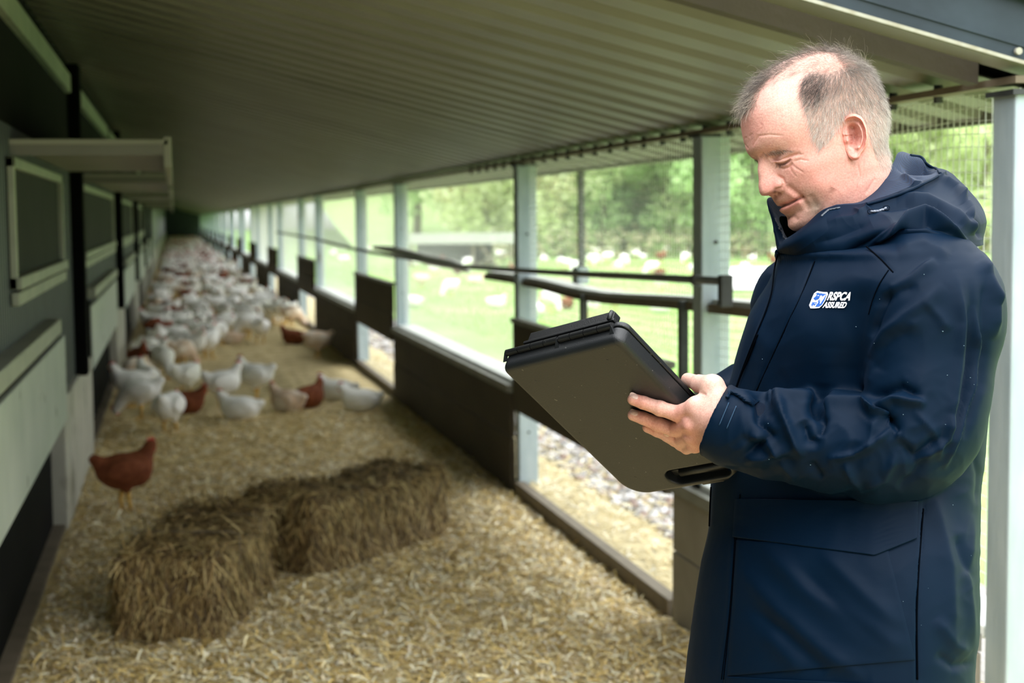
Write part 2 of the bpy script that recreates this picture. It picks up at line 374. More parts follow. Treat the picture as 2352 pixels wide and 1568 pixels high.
def loft_box(pts, dx, dz0, dz1):
    mb = MB(); V = []; F = []
    for p in pts:
        V += [(p[0] - dx, p[1], p[2] + dz0), (p[0] + dx, p[1], p[2] + dz0), (p[0] + dx, p[1], p[2] + dz1), (p[0] - dx, p[1], p[2] + dz1)]
    for i in range(len(pts) - 1):
        for k in range(4): F.append((i * 4 + k, i * 4 + (k + 1) % 4, i * 4 + 4 + (k + 1) % 4, i * 4 + 4 + k))
    F += [(3, 2, 1, 0), tuple(range(len(pts) * 4 - 4, len(pts) * 4))]; mb.add(V, F); return mb
bt = poly_on(1.90, [(1790, 716), (1720, 708), (1560, 692), (1400, 683), (1330, 673), (1250, 652), (1178, 638), (1120, 630)])
loft_box(bt, .025, -.028, .004).build('curtain_batten', MT['batten'], wr)
loft_box([(p[0] + .05, p[1], p[2] + .012) for p in bt], .055, -.01, .008).build('rolled_curtain', MT['sheetwhite'], wr)
bt2 = poly_on(1.86, [(1075, 620), (1040, 607), (990, 598), (940, 584), (905, 574), (860, 568)])
MB().tube(bt2, [.02, .035, .04, .04, .035, .02], 8).build('rolled_curtain', MT['sheetwhite'], wr, smooth=True)
# vertical guides and winch rack
for (x, ytop, ybot) in ((1569, 690, 1130), (1340, 676, 760)):
    a = onX(x, ytop, 1.87)
    MB().box((1.855, 1.885), (a[1] - .02, a[1] + .02), (.55, a[2])).build('guide_angle', MT['darksteel'], wr)
a = onX(1333, 500, 1.93)
rk = MB(); rk.box((1.92, 1.945), (a[1] - .012, a[1] + .012), (1.27, 1.765))
for k in range(26): rk.box((1.915, 1.95), (a[1] - .02, a[1] - .010), (1.30 + k * .018, 1.308 + k * .018))
rk.build('winch_rack', MT['darksteel'], wr)
MB().box((1.90, 1.96), (a[1] - .05, a[1] + .05), (1.22, 1.30)).build('winch_bracket', MT['steel'], wr, bevel=.005)

# ------------------------------------------------------------------ roof
cl = empty('ceiling'); cl['kind'] = 'structure'
def roof_sheet(y0, y1, x0=XL - .15, x1=2.16, pitch=.25, d=.035, lift=0.0):
    ys = []; zs = []; y = y0
    while y < y1 - 1e-4:
        for dy, dz in ((0, 0), (.13, 0), (.16, d), (.22, d)): ys.append(y + dy); zs.append(dz)
        y += pitch
    ys.append(y); zs.append(0); ys = np.array(ys); zs = np.array(zs)
    V = []; 
    for x in (x0, x1): V.append(np.stack([np.full(len(ys), x), ys, roofz(x) + .005 + zs + lift], -1))
    n = len(ys); V = np.concatenate(V); V2 = V + np.array([0, 0, .004])
    b = np.arange(n - 1)[:, None]
    F = np.concatenate([b + np.array([0, 1, n + 1, n]), b + 2 * n + np.array([0, n, n + 1, 1]), b + np.array([0, 2 * n, 2 * n + 1, 1]), b + np.array([n, n + 1, 3 * n + 1, 3 * n])])
    return mesh_np('roof_sheet', np.concatenate([V, V2]), F, MT['sheet'], cl, smooth=False)
y = 3.42; k = 0
while y < YE:
    n = 1.0 if y < 20 else 5.0
    roof_sheet(y, y + n, lift=.0015 * (k % 2)); y += n; k += 1
MB().box((2.15, 2.18), (3.2, YE), (roofz(2.16) - .006, roofz(2.16) + .06)).build('fascia', MT['sheet'], cl)
# opaque skin above the sheets (boarding) so no daylight leaks
V = [(XL - .15, 3.4, roofz(XL - .15) + .06), (2.16, 3.4, roofz(2.16) + .06), (2.16, YE, roofz(2.16) + .06), (XL - .15, YE, roofz(XL - .15) + .06)]
mb = MB(); mb.add(V + [(a_, b_, c_ + .02) for a_, b_, c_ in V], [(0, 3, 2, 1), (4, 5, 6, 7), (0, 1, 5, 4), (1, 2, 6, 5), (2, 3, 7, 6), (3, 0, 4, 7)]); mb.build('roof_deck', MT['darksteel'], cl)
# end beam (C section) at the open near end and the member behind it
def sloped(name, m, y0, y1, zo0, zo1, x0, x1, parent=cl, bevel=0):
    mb = MB()
    V = []
    for x in (x0, x1):
        for yy, zz in ((y0, zo0), (y1, zo0), (y1, zo1), (y0, zo1)): V.append((x, yy, roofz(x) + zz))
    mb.add(V, [(0, 1, 2, 3), (7, 6, 5, 4), (0, 4, 5, 1), (1, 5, 6, 2), (2, 6, 7, 3), (3, 7, 4, 0)]); return mb.build(name, m, parent, bevel=bevel)
sloped('end_beam', MT['bluesteel'], 3.20, 3.215, .015, .15, XL, 2.3)
sloped('end_beam_lip', MT['rustedge'], 3.195, 3.20, .008, .016, XL, 2.3)
sloped('end_beam_flange', MT['sheet'], 3.20, 3.30, .006, .012, XL, 2.3)
sloped('end_beam_flange', MT['bluesteel'], 3.17, 3.215, .148, .156, XL, 2.3)
sloped('end_beam_sheen', MT['bluesteel'], 3.195, 3.20, .045, .052, XL, 2.3)  # strip shaped to stand for the soft blue reflection along the web
sloped('purlin_end', MT['ply'], 3.33, 3.38, -.035, .03, XL, 1.82)
for px_ in (2336,):
    p = onY(px_, 118, 3.2); MB().tube([(p[0], 3.2, p[2]), (p[0], 3.19, p[2])], .008, 10).build('bolt', MT['rustedge'], cl)
# wall plate strip high on the house wall
for a_, b_ in ((5.0, 9.3), (9.75, 14.4), (15, 22), (22.4, 29)):
    MB().box((XL, XL + .05), (a_, b_), (2.27, 2.37)).build('wall_batten', MT['cream'], cl)

# ------------------------------------------------------------------ house wall on the left
wl = empty('wall_left'); wl['kind'] = 'structure'
def corr(y0, y1, z0, z1, m, step=.076, d=.018, x=XL):
    ys = []; xs = []; y = y0
    while y < y1:
        for dy, dx in ((0, 0), (.03, 0), (.038, d), (.068, d)):
            ys.append(min(y + dy, y1)); xs.append(dx)
        y += step
    ys.append(y1); xs.append(0); ys = np.array(ys); xs = np.array(xs) + x; n = len(ys)
    V = np.concatenate([np.stack([xs, ys, np.full(n, z)], -1) for z in (z0, z1)])
    b = np.arange(n - 1)[:, None]
    return mesh_np('cladding', V, b + np.array([0, 1, n + 1, n]), m, wl, smooth=False)
corr(-3, 24, .62, 1.90, MT['cladding'])
MB().box((XL - .02, XL + .02), (-3, 24), (1.90, 2.3)).build('cladding', MT['black'], wl)
MB().box((XL - .02, XL), (24, YE), (.62, 2.3)).build('cladding', MT['cladding'], wl)
MB().box((XL - .25, XL - .03), (-3, YE), (-.1, 2.62)).build('core', MT['black'], wl)
MB().box((XL - .2, XL), (-3, YE), (2.3, 2.7)).build('upper_cladding', MT['black'], wl)
boards = [(3.2, 8.10), (10.75, 15.5), (18.0, 22.8), (25.2, 30), (32.4, 37.2), (39.6, 44.4)]
prev = -3
for (a_, b_) in boards + [(YE, YE)]:
    MB().box((XL - .06, XL + .045), (prev, a_), (-.03, .645)).build('plinth', MT['concrete'], wl, bevel=.01)
    if a_ < YE:
        fl = MB().box((XL + .03, XL + .055), (a_, b_), (.553, .975)).build('pop_hole_flap', MT['flap'], wl, bevel=.004)
        MB().box((XL + .0, XL + .085), (a_, b_ - .65), (1.03, 1.10)).build('flap_rail', MT['cream'], wl, bevel=.006)
        MB().box((XL - .03, XL + .03), (a_, b_), (-.03, .02)).build('pop_hole_sill', MT['batten'], wl)
        MB().box((XL, XL + .045), (a_ - .06, a_ - .002), (.55, 1.02)).build('pop_hole_jamb', MT['black'], wl)
    prev = b_
def wframe(y0, y1, z0, z1):
    f = MB()
    f.box((XL + .015, XL + .06), (y0, y1), (z0, z0 + .045)); f.box((XL + .015, XL + .045), (y0, y1), (z1 - .04, z1))
    f.box((XL + .015, XL + .045), (y0, y0 + .05), (z0, z1)); f.box((XL + .015, XL + .045), (y1 - .05, y1), (z0, z1))
    o = f.build('window_frame', MT['cream'], wl, bevel=.004)
    MB().box((XL + .005, XL + .022), (y0, y1), (z0, z1)).build('window_panel', MT['window'], o)
    MB().box((XL + .02, XL + .05), (y0, y1), (z0 - .06, z0 - .01)).build('window_sill', MT['cream'], o, bevel=.006)
for a_, b_ in ((5.9, 8.45), (10.3, 15.6), (17.6, 22.8), (24.9, 30.1)):
    wframe(a_, b_, 1.30, 1.78)
def hoodf(a_, b_):
    o = MB().box((XL, -.01), (a_, b_), (1.825, 1.85)).build('hood', MT['hood'], wl, bevel=.004)
    MB().box((-.03, .0), (a_, b_), (1.745, 1.86)).build('hood_lip', MT['hood'], o, bevel=.004)
    MB().box((XL, -.03), (a_, a_ + .02), (1.79, 1.83)).build('hood_end', MT['sheet'], o)
for a_, b_ in ((6.06, 9.3), (10.6, 16.0), (17.8, 23.2), (25, 30.4), (32, 37.6), (39, 45)): hoodf(a_, b_)
for y in (9.45, 16.5, 23.9, 31.1, 38.4):
    MB().box((XL, XL + .09), (y, y + .16), (.64, 2.45)).build('post', MT['black'], wl, bevel=.01)
# unseen eaves and gutter, added to cut sky light on the near left floor
MB().box((XL - .3, -.2), (-3, 3.15), (2.52, 2.60)).build('unseen_eave', MT['black'], wl)
MB().box((-.2, -.18), (-3, 3.15), (2.46, 2.62)).build('unseen_gutter', MT['black'], wl)
ew = MB().box((XL - .2, XW + .2), (YE, YE + .15), (0, 2.6)).build('wall_back', MT['endwall']); ew['kind'] = 'structure'
# ================================================================== the man
D0 = 2.3
SPX = D0 / FPX
def P(px, py, w=0.0): return Cv + ray(px, py) * (D0 - w)
def Pn(A):
    A = np.asarray(A, float); x, y, w_ = A[..., 0:1], A[..., 1:2], A[..., 2:3]
    return Cv + (Fv + Rv * (x - 1176) / FPX + Uv * (784 - y) / FPX) * (D0 - w_)
def vnorm(V, F):
    N = np.zeros_like(V); a = V[F[:, 0]]; b = V[F[:, 1]]; c = V[F[:, 2]]; n = np.cross(b - a, c - a)
    if F.shape[1] == 4:
        n = np.cross(c - a, V[F[:, 3]] - b)
    for k in range(F.shape[1]): np.add.at(N, F[:, k], n)
    return N / (np.linalg.norm(N, axis=1)[:, None] + 1e-12)
def pdist(Q, poly):
    """distance of 2D points to a polyline, signed side and parameter 0..1"""
    poly = np.asarray(poly, float); best = np.full(len(Q), 1e9); side = np.zeros(len(Q)); tt = np.zeros(len(Q))
    sl = np.linalg.norm(poly[1:] - poly[:-1], axis=1); tot = sl.sum(); acc = 0
    for i in range(len(poly) - 1):
        a, b = poly[i], poly[i + 1]; d = b - a; L2 = (d @ d) + 1e-9
        t = np.clip(((Q - a) @ d) / L2, 0, 1); pr = a + t[:, None] * d; e = Q - pr; ds = np.hypot(e[:, 0], e[:, 1])
        m = ds < best; best[m] = ds[m]; side[m] = np.sign(d[0] * e[m, 1] - d[1] * e[m, 0]); tt[m] = (acc + t[m] * sl[i]) / tot
        acc += sl[i]
    return best, side, tt
def spl(xs, ys, x):
    """monotone-ish smooth interpolation (catmull) of table"""
    xs = np.asarray(xs, float); ys = np.asarray(ys, float); x = np.clip(x, xs.min(), xs.max())
    i = np.clip(np.searchsorted(xs, x) - 1, 0, len(xs) - 2); h = xs[i + 1] - xs[i]; t = (x - xs[i]) / h
    m = np.gradient(ys, xs)
    return (2 * t**3 - 3 * t**2 + 1) * ys[i] + (t**3 - 2 * t**2 + t) * h * m[i] + (-2 * t**3 + 3 * t**2) * ys[i + 1] + (t**3 - t**2) * h * m[i + 1]
def loftgrid(nu, nv, closed=True):
    i = np.arange(nv - 1)[:, None] * nu; j = np.arange(nu if closed else nu - 1)[None, :]; j2 = (j + 1) % nu
    return np.stack([i + j, i + j2, i + nu + j2, i + nu + j], -1).reshape(-1, 4)

person = empty('person', (float(P(1960, 900, -.02)[0]), float(P(1960, 900, -.02)[1]), 0.0))
tag(person, 'balding grey-haired man in a navy hooded jacket holding a black clipboard case', 'person')
PINV = Matrix.Translation(-Vector(person.location))
def pmesh(name, V, F, m, parent=None, **k):
    par = parent or person
    o = mesh_np(name, np.asarray(V) - np.array(person.location), F, m, par, **k); return o

# head frame
_a, _y = math.radians(22), math.radians(15)
hx = Rv; hy = Uv; hz = -Fv
HF = math.cos(_y) * (-math.cos(_a) * hx - math.sin(_a) * hy) + math.sin(_y) * hz
HU0 = -math.sin(_a) * hx + math.cos(_a) * hy
HL = np.cross(HU0, HF); HL /= np.linalg.norm(HL); HU = np.cross(HF, HL)
HC = P(1879, 320, 0.0)
def h2w(A): A = np.asarray(A, float); return HC + SPX * (A[..., 0:1] * HF + A[..., 1:2] * HL + A[..., 2:3] * HU)
def Z(zx, zy):
    x = 1680 + zx / 3.408; y = 100 + zy / 3.408; dx = x - 1885; dy = 320 - y
    return ((-dx * math.cos(_a) - dy * math.sin(_a)) / math.cos(_y), -dx * math.sin(_a) + dy * math.cos(_a))
def ZP(L): return [(1680 + a / 3.408, 100 + b / 3.408) for a, b in L]
def Zinv(x, y, l):
    """head coordinates (p,q) of the point at lateral l that projects to pixel x,y"""
    rr = ray(x, y); A = np.stack([SPX * HF, SPX * HU, rr], 1); b = Cv + rr * D0 - HC - SPX * l * HL
    s_ = np.linalg.solve(A, b); return s_[0], s_[1]
def himg():
    A = HV.copy(); A[:, 1] = np.abs(A[:, 1]); return proj(h2w(A))[:, :2]
#       q     pf    pb     w    pw   nf   nb
HT = np.array([
    (-300, 40, -108, 92, -30, 2.0, 2.0), (-240, 52, -104, 90, -25, 2.0, 2.0), (-215, 58, -106, 90, -22, 2.0, 2.0), (-196, 72, -109, 93, -20, 2.0, 2.1),
    (-184, 112, -112, 97, -18, 1.9, 2.1), (-176, 134, -115, 100, -16, 1.75, 2.1), (-166, 142, -119, 104, -14, 1.75, 2.1), (-150, 142, -124, 108, -10, 1.8, 2.1),
    (-138, 139, -127, 111, -10, 1.85, 2.1), (-120, 145, -131, 114, -8, 1.9, 2.1), (-105, 146, -133, 117, -8, 2.0, 2.1), (-90, 149, -134, 119, -8, 2.05, 2.1),
    (-74, 149, -136, 121, -8, 2.1, 2.1), (-58, 146, -141, 123, -8, 2.15, 2.2), (-36, 143, -155, 124, -12, 2.15, 2.2), (-14, 145, -166, 125, -18, 2.2, 2.2),
    (4, 150, -171, 125, -22, 2.25, 2.2), (20, 158, -173, 125, -26, 2.3, 2.2), (36, 162, -173, 126, -30, 2.35, 2.2), (56, 161, -172, 127, -32, 2.35, 2.2),
    (80, 157, -170, 127, -34, 2.3, 2.2), (101, 152, -164, 125, -34, 2.25, 2.2), (120, 142, -154, 119, -32, 2.2, 2.2), (144, 124, -137, 107, -28, 2.1, 2.1),
    (162, 101, -120, 92, -24, 2.05, 2.1), (176, 74, -101, 73, -20, 2.0, 2.0), (187, 44, -78, 49, -18, 2.0, 2.0), (193.5, 18, -53, 27, -18, 2.0, 2.0), (196, -10, -26, 7, -18, 2, 2)])
NU, NV = 560, 420
th_ = np.linspace(0, 2 * PI, NU, endpoint=False); th_ = th_ - 0.35 * np.sin(th_)   # denser at the front
s_ = np.linspace(0, 1, NV); qv = -300 + 496 * (1 - (1 - s_) ** 1.25) ; qv = np.interp(s_, [0, .1, .93, 1], [-300, -215, 187, 196])
rows = []
for q in qv:
    pf, pb, w_, pw, nf, nb = [spl(HT[:, 0], HT[:, k], np.array([q]))[0] for k in range(1, 7)]
    c = np.cos(th_); s = np.sin(th_); front = c >= 0
    n_ = np.where(front, nf, nb); A = np.where(front, pf - pw, pw - pb)
    den = (np.abs(c / np.maximum(A, 1e-3)) ** n_ + np.abs(s / max(w_, 1e-3)) ** n_) ** (-1 / n_)
    rows.append(np.stack([pw + den * c, den * s, np.full(NU, q)], -1))
HV = np.array(rows).reshape(-1, 3); HFc = loftgrid(NU, NV)
p_, l_, q_ = HV[:, 0].copy(), HV[:, 1].copy(), HV[:, 2].copy()
# nose
al = np.abs(l_)
nh = spl([-100, -90, -84, -79, -74, -66, -56, -37, -14, -2, 8, 20, 30], [0, 0, 1, 12, 28, 35, 36, 31, 22, 12, 5, 1, 0], q_) * ((q_ > -100) & (q_ < 30))
nw = spl([-100, -80, -70, -60, -37, -14, 0, 30], [26, 29, 32, 29, 22, 18, 18, 26], q_)
HV[:, 0] += np.where(p_ > 60, nh * np.exp(-(al / nw) ** 2.6), 0)
def bump3(c, r, h, d=None):
    """gaussian push, mirrored; c in head units; along normal-ish or direction d"""
    global HV
    for sgn in ((1, -1) if c[1] != 0 else (1,)):
        cc = np.array([c[0], c[1] * sgn, c[2]]); rr = np.array(r if hasattr(r, '__len__') else (r, r, r))
        g = np.exp(-(((HV - cc) / rr) ** 2).sum(1)); dd = HN if d is None else np.array([d[0], d[1] * sgn, d[2]])
        HV = HV + (h * g)[:, None] * dd
HN = vnorm(HV, HFc)
bump3((144, 27, -66), (15, 12, 13), 11, (0.35, 1, 0))       # alae
bump3((150, 13, -84), (9, 7, 6), 9, (-.4, 0, 1))             # nostrils
bump3((160, 0, 30), (40, 50, 14), 3.5, (1, 0, 0))            # brow ridge
bump3((126, 44, -4), (30, 19, 13), 13, (-1, -.25, 0))        # eye sockets
bump3((122, 46, -13), (26, 20, 8), 9.0, (1, .45, -.1))        # lids
bump3((95, 84, -52), (45, 40, 26), 7)                         # cheek bone
bump3((85, 85, -100), (30, 40, 26), 7)                       # smiling cheek
bump3((60, 100, -135), (40, 40, 22), 5)                      # jowl
bump3((145, 0, -97), (20, 30, 7), 3.5, (1, 0, 0)); bump3((142, 0, -121), (20, 26, 8), 8, (1, .2, 0)); bump3((120, 34, -118), (22, 16, 9), 4, (.6, 1, 0))
bump3((140, 0, -158), (30, 32, 14), 4, (1, 0, -.2))
bump3((142, 0, -137), (20, 34, 6), 4, (-1, 0, 0))
_pe, _qe = Zinv(1962, 318, 122); bump3((_pe, 124, _qe), (19, 40, 31), 34, (0, -1, 0))
bump3((60, 110, 100), (60, 60, 40), 4, (0, -1, 0))          # temple hollow
HN = vnorm(HV, HFc)
D = np.zeros(len(HV)); PQ = himg()
def crease(L, depth, sig, zoom=True, taper=True, front=-999, lmin=6, sym=True, fold=0.0):
    global D
    poly = ZP(L) if zoom else L
    lo = np.min(poly, 0) - 4 * sig; hi = np.max(poly, 0) + 4 * sig
    m = (PQ[:, 0] > lo[0]) & (PQ[:, 0] < hi[0]) & (PQ[:, 1] > lo[1]) & (PQ[:, 1] < hi[1]) & (np.abs(HV[:, 1]) > lmin)
    if not sym: m &= HV[:, 1] > 0
    idx = np.where(m)[0]
    if not len(idx): return
    d, sd, t = pdist(PQ[idx], poly)
    tp = np.clip(np.minimum(t, 1 - t) * 6, 0.0, 1) ** .7 if taper else 1.0
    g = np.exp(-(d / sig) ** 2)
    D[idx] -= depth * g * tp
    if fold: D[idx] += fold * tp * sd * (d / sig) * np.exp(-(d / (1.6 * sig)) ** 2)
crease([(300, 880), (322, 912), (370, 914), (430, 898), (490, 876), (545, 860)], 4.6, 3.2, fold=2.6)
crease([(328, 930), (360, 946), (400, 946), (440, 927), (466, 900)], 5.6, 2.8)
crease([(345, 962), (400, 980), (445, 968), (482, 932)], 3.4, 3.2)
crease([(475, 900), (520, 880), (570, 860)], 1.6, 2.4); crease([(482, 925), (540, 908), (610, 918)], 1.4, 2.4); crease([(470, 945), (505, 975), (570, 1015)], 1.2, 2.6)
crease([(455, 960), (470, 1000), (515, 1050)], .9, 2.6)
crease([(362, 1036), (398, 1056), (413, 1092), (398, 1130), (345, 1148)], 5.0, 4.0, taper=False)
crease([(412, 1105), (470, 1150), (520, 1188), (548, 1214), (580, 1262), (606, 1310)], 4.2, 6.5, fold=2.5)
crease([(392, 1268), (440, 1256), (490, 1232), (542, 1210)], 8.5, 3.6, lmin=-1, taper=False)
crease([(535, 1205), (552, 1216)], 4.0, 6.0, taper=False)
crease([(800, 1130), (765, 1205), (735, 1270), (700, 1325), (668, 1400)], 4.5, 8.0)
crease([(610, 1180), (650, 1250), (665, 1300)], 2.5, 8)
crease([(165, 808), (210, 724), (300, 713), (410, 722)], 1.5, 2.6); crease([(205, 700), (240, 655), (225, 620)], .8, 3)
crease([(130, 740), (165, 700)], 1.0, 2.5)
crease([(215, 905), (235, 870), (250, 850)], 2.0, 4)
crease([(430, 1345), (480, 1348), (525, 1385)], 2.4, 6, lmin=-1)
crease([(985, 925), (1010, 1040), (975, 1200)], 1.6, 3); crease([(1035, 900), (1030, 1000), (1015, 1100)], 1.4, 3); crease([(1130, 1050), (1075, 1140), (1045, 1180)], 1.6, 4)
crease([(830, 690), (845, 790), (905, 905)], 1.6, 3); crease([(860, 700), (880, 800), (915, 870)], 1.4, 3)
crease([(230, 1195), (300, 1200), (330, 1172)], 1.5, 4)
# fine uneven skin
nz = (vnoise(PQ[:, 0], PQ[:, 1], .25, 31) - .5) * .25 + (vnoise(PQ[:, 0] + HV[:, 1] + 500, PQ[:, 1], .05, 32) - .5) * .7
D += nz
HV = HV + D[:, None] * HN
HN = vnorm(HV, HFc)
# neck bends forward-down into the jacket: shear below the jaw so that it meets the collar
kk = np.clip((-195 - HV[:, 2]) / 100, 0, 1); HV[:, 0] -= 10 * kk
# skin colours
P2 = himg()
def gz(zx, zy, s):
    a, b = ZP([(zx, zy)])[0]; return np.exp(-(((P2[:, 0] - a) ** 2 + (P2[:, 1] - b) ** 2) / s ** 2))
base = np.array([0.64, 0.34, 0.27]); red = np.array([0.66, 0.23, 0.20]); pale = np.array([0.74, 0.48, 0.41]); stub = np.array([0.36, 0.25, 0.19]); lip = np.array([0.50, 0.20, 0.165]); dark = np.array([0.10, 0.045, 0.035])
colr = np.tile(base, (len(HV), 1))
def mixc(c, f): 
    global colr
    f = np.clip(f, 0, 1)[:, None]; colr = colr * (1 - f) + c * f
n1 = vnoise(P2[:, 0], P2[:, 1], .06, 41); n2 = vnoise(P2[:, 0], P2[:, 1], .2, 42)
mixc(pale, (.55 * gz(400, 430, 70) + .3 * gz(300, 1000, 25)))
mixc(red, .38 * gz(300, 1130, 28) + .22 * gz(720, 960, 55) + .18 * gz(600, 1080, 40) + .2 * gz(480, 1170, 22) + .25 * gz(180, 620, 28) + .22 * gz(1100, 1000, 55) + .2 * gz(850, 1130, 45))
mixc(red, .35 * np.clip(n1 - .45, 0, 1) + .18 * np.clip(n2 - .6, 0, 1))
mixc(stub, .75 * gz(660, 1300, 20) + .45 * gz(640, 1230, 24) + .25 * gz(560, 1390, 22) + .22 * gz(600, 1150, 18) + .18 * gz(800, 870, 30) + .15 * gz(480, 1450, 30))
dl, _, _ = pdist(P2, ZP([(398, 1258), (440, 1240), (490, 1222), (530, 1212)])); mixc(lip, .65 * np.exp(-(dl / 5.5) ** 2) )
dl, _, _ = pdist(P2, ZP([(398, 1292), (440, 1290), (490, 1262), (530, 1225)])); mixc(lip, .8 * np.exp(-(dl / 7.5) ** 2) )
dl, _, _ = pdist(P2, ZP([(402, 1268), (440, 1256), (490, 1232), (538, 1211)])); mixc(dark, .8 * np.exp(-(dl / 2.2) ** 2) )
dl, _, _ = pdist(P2, ZP([(350, 942), (385, 950), (420, 938), (445, 918)])); mixc(dark, .6 * np.exp(-(dl / 2.6) ** 2) * (np.abs(HV[:, 1]) > 20))
mixc(dark, .85 * gz(338, 1158, 4.0) * (np.abs(HV[:, 1]) > 3))
# scalp tint under the hair: greyer
def inpoly(Q, poly):
    poly = np.asarray(poly, float); x, y = Q[:, 0], Q[:, 1]; c = np.zeros(len(Q), bool); j = len(poly) - 1
    for i in range(len(poly)):
        xi, yi = poly[i]; xj, yj = poly[j]
        c ^= ((yi > y) != (yj > y)) & (x < (xj - xi) * (y - yi) / (yj - yi + 1e-12) + xi); j = i
    return c
SIDE = [(560, 250), (640, 215), (760, 230), (860, 190), (960, 175), (1100, 200), (1180, 280), (1250, 400), (1290, 640), (1260, 800), (1285, 960), (1180, 1000), (1120, 860), (1070, 700), (1040, 590), (960, 535), (880, 570), (840, 660), (760, 780), (690, 830), (640, 760), (600, 600), (560, 480), (545, 380)]
TOPB = [(80, 520), (90, 330), (180, 170), (330, 90), (470, 20), (640, 0), (900, 20), (1100, 130), (1180, 260), (1050, 250), (960, 170), (880, 140), (740, 120), (620, 130), (540, 180), (430, 210), (330, 260), (250, 300), (180, 400), (130, 470)]
inside = inpoly(P2, ZP(SIDE)); intop = inpoly(P2, ZP(TOPB))
mixc(np.array([0.42, 0.29, 0.235]), .7 * inside + .45 * intop * (~inside))
def skinmat(name):
    m, n, b = nodes(name); a = n.nodes.new('ShaderNodeAttribute'); a.attribute_name = 'col'
    nzz = n.nodes.new('ShaderNodeTexNoise'); nzz.inputs['Scale'].default_value = 420; nzz.inputs['Detail'].default_value = 3
    tcn = n.nodes.new('ShaderNodeTexCoord'); n.links.new(tcn.outputs['Object'], nzz.inputs['Vector'])
    mx = n.nodes.new('ShaderNodeMix'); mx.data_type = 'RGBA'; mx.blend_type = 'OVERLAY'; mx.inputs[0].default_value = .35
    n.links.new(a.outputs['Color'], mx.inputs[6]); n.links.new(nzz.outputs['Fac'], mx.inputs[7])
    n.links.new(mx.outputs[2], b.inputs['Base Color'])
    b.inputs['Roughness'].default_value = 0.5; b.inputs['Specular IOR Level'].default_value = .38
    b.inputs['Subsurface Weight'].default_value = .12; b.inputs['Subsurface Radius'].default_value = (1, .3, .15); b.inputs['Subsurface Scale'].default_value = .006
    bp = n.nodes.new('ShaderNodeBump'); bp.inputs['Strength'].default_value = .22; bp.inputs['Distance'].default_value = .0012
    n.links.new(nzz.outputs['Fac'], bp.inputs['Height']); n.links.new(bp.outputs[0], b.inputs['Normal'])
    return m
m_skin = skinmat('skin')
BODY = [(h2w(HV), HFc[:, ::-1], colr)]     # pieces of the one body mesh, joined at the end
# crown cap
capi = np.arange((NV - 1) * NU, NV * NU)

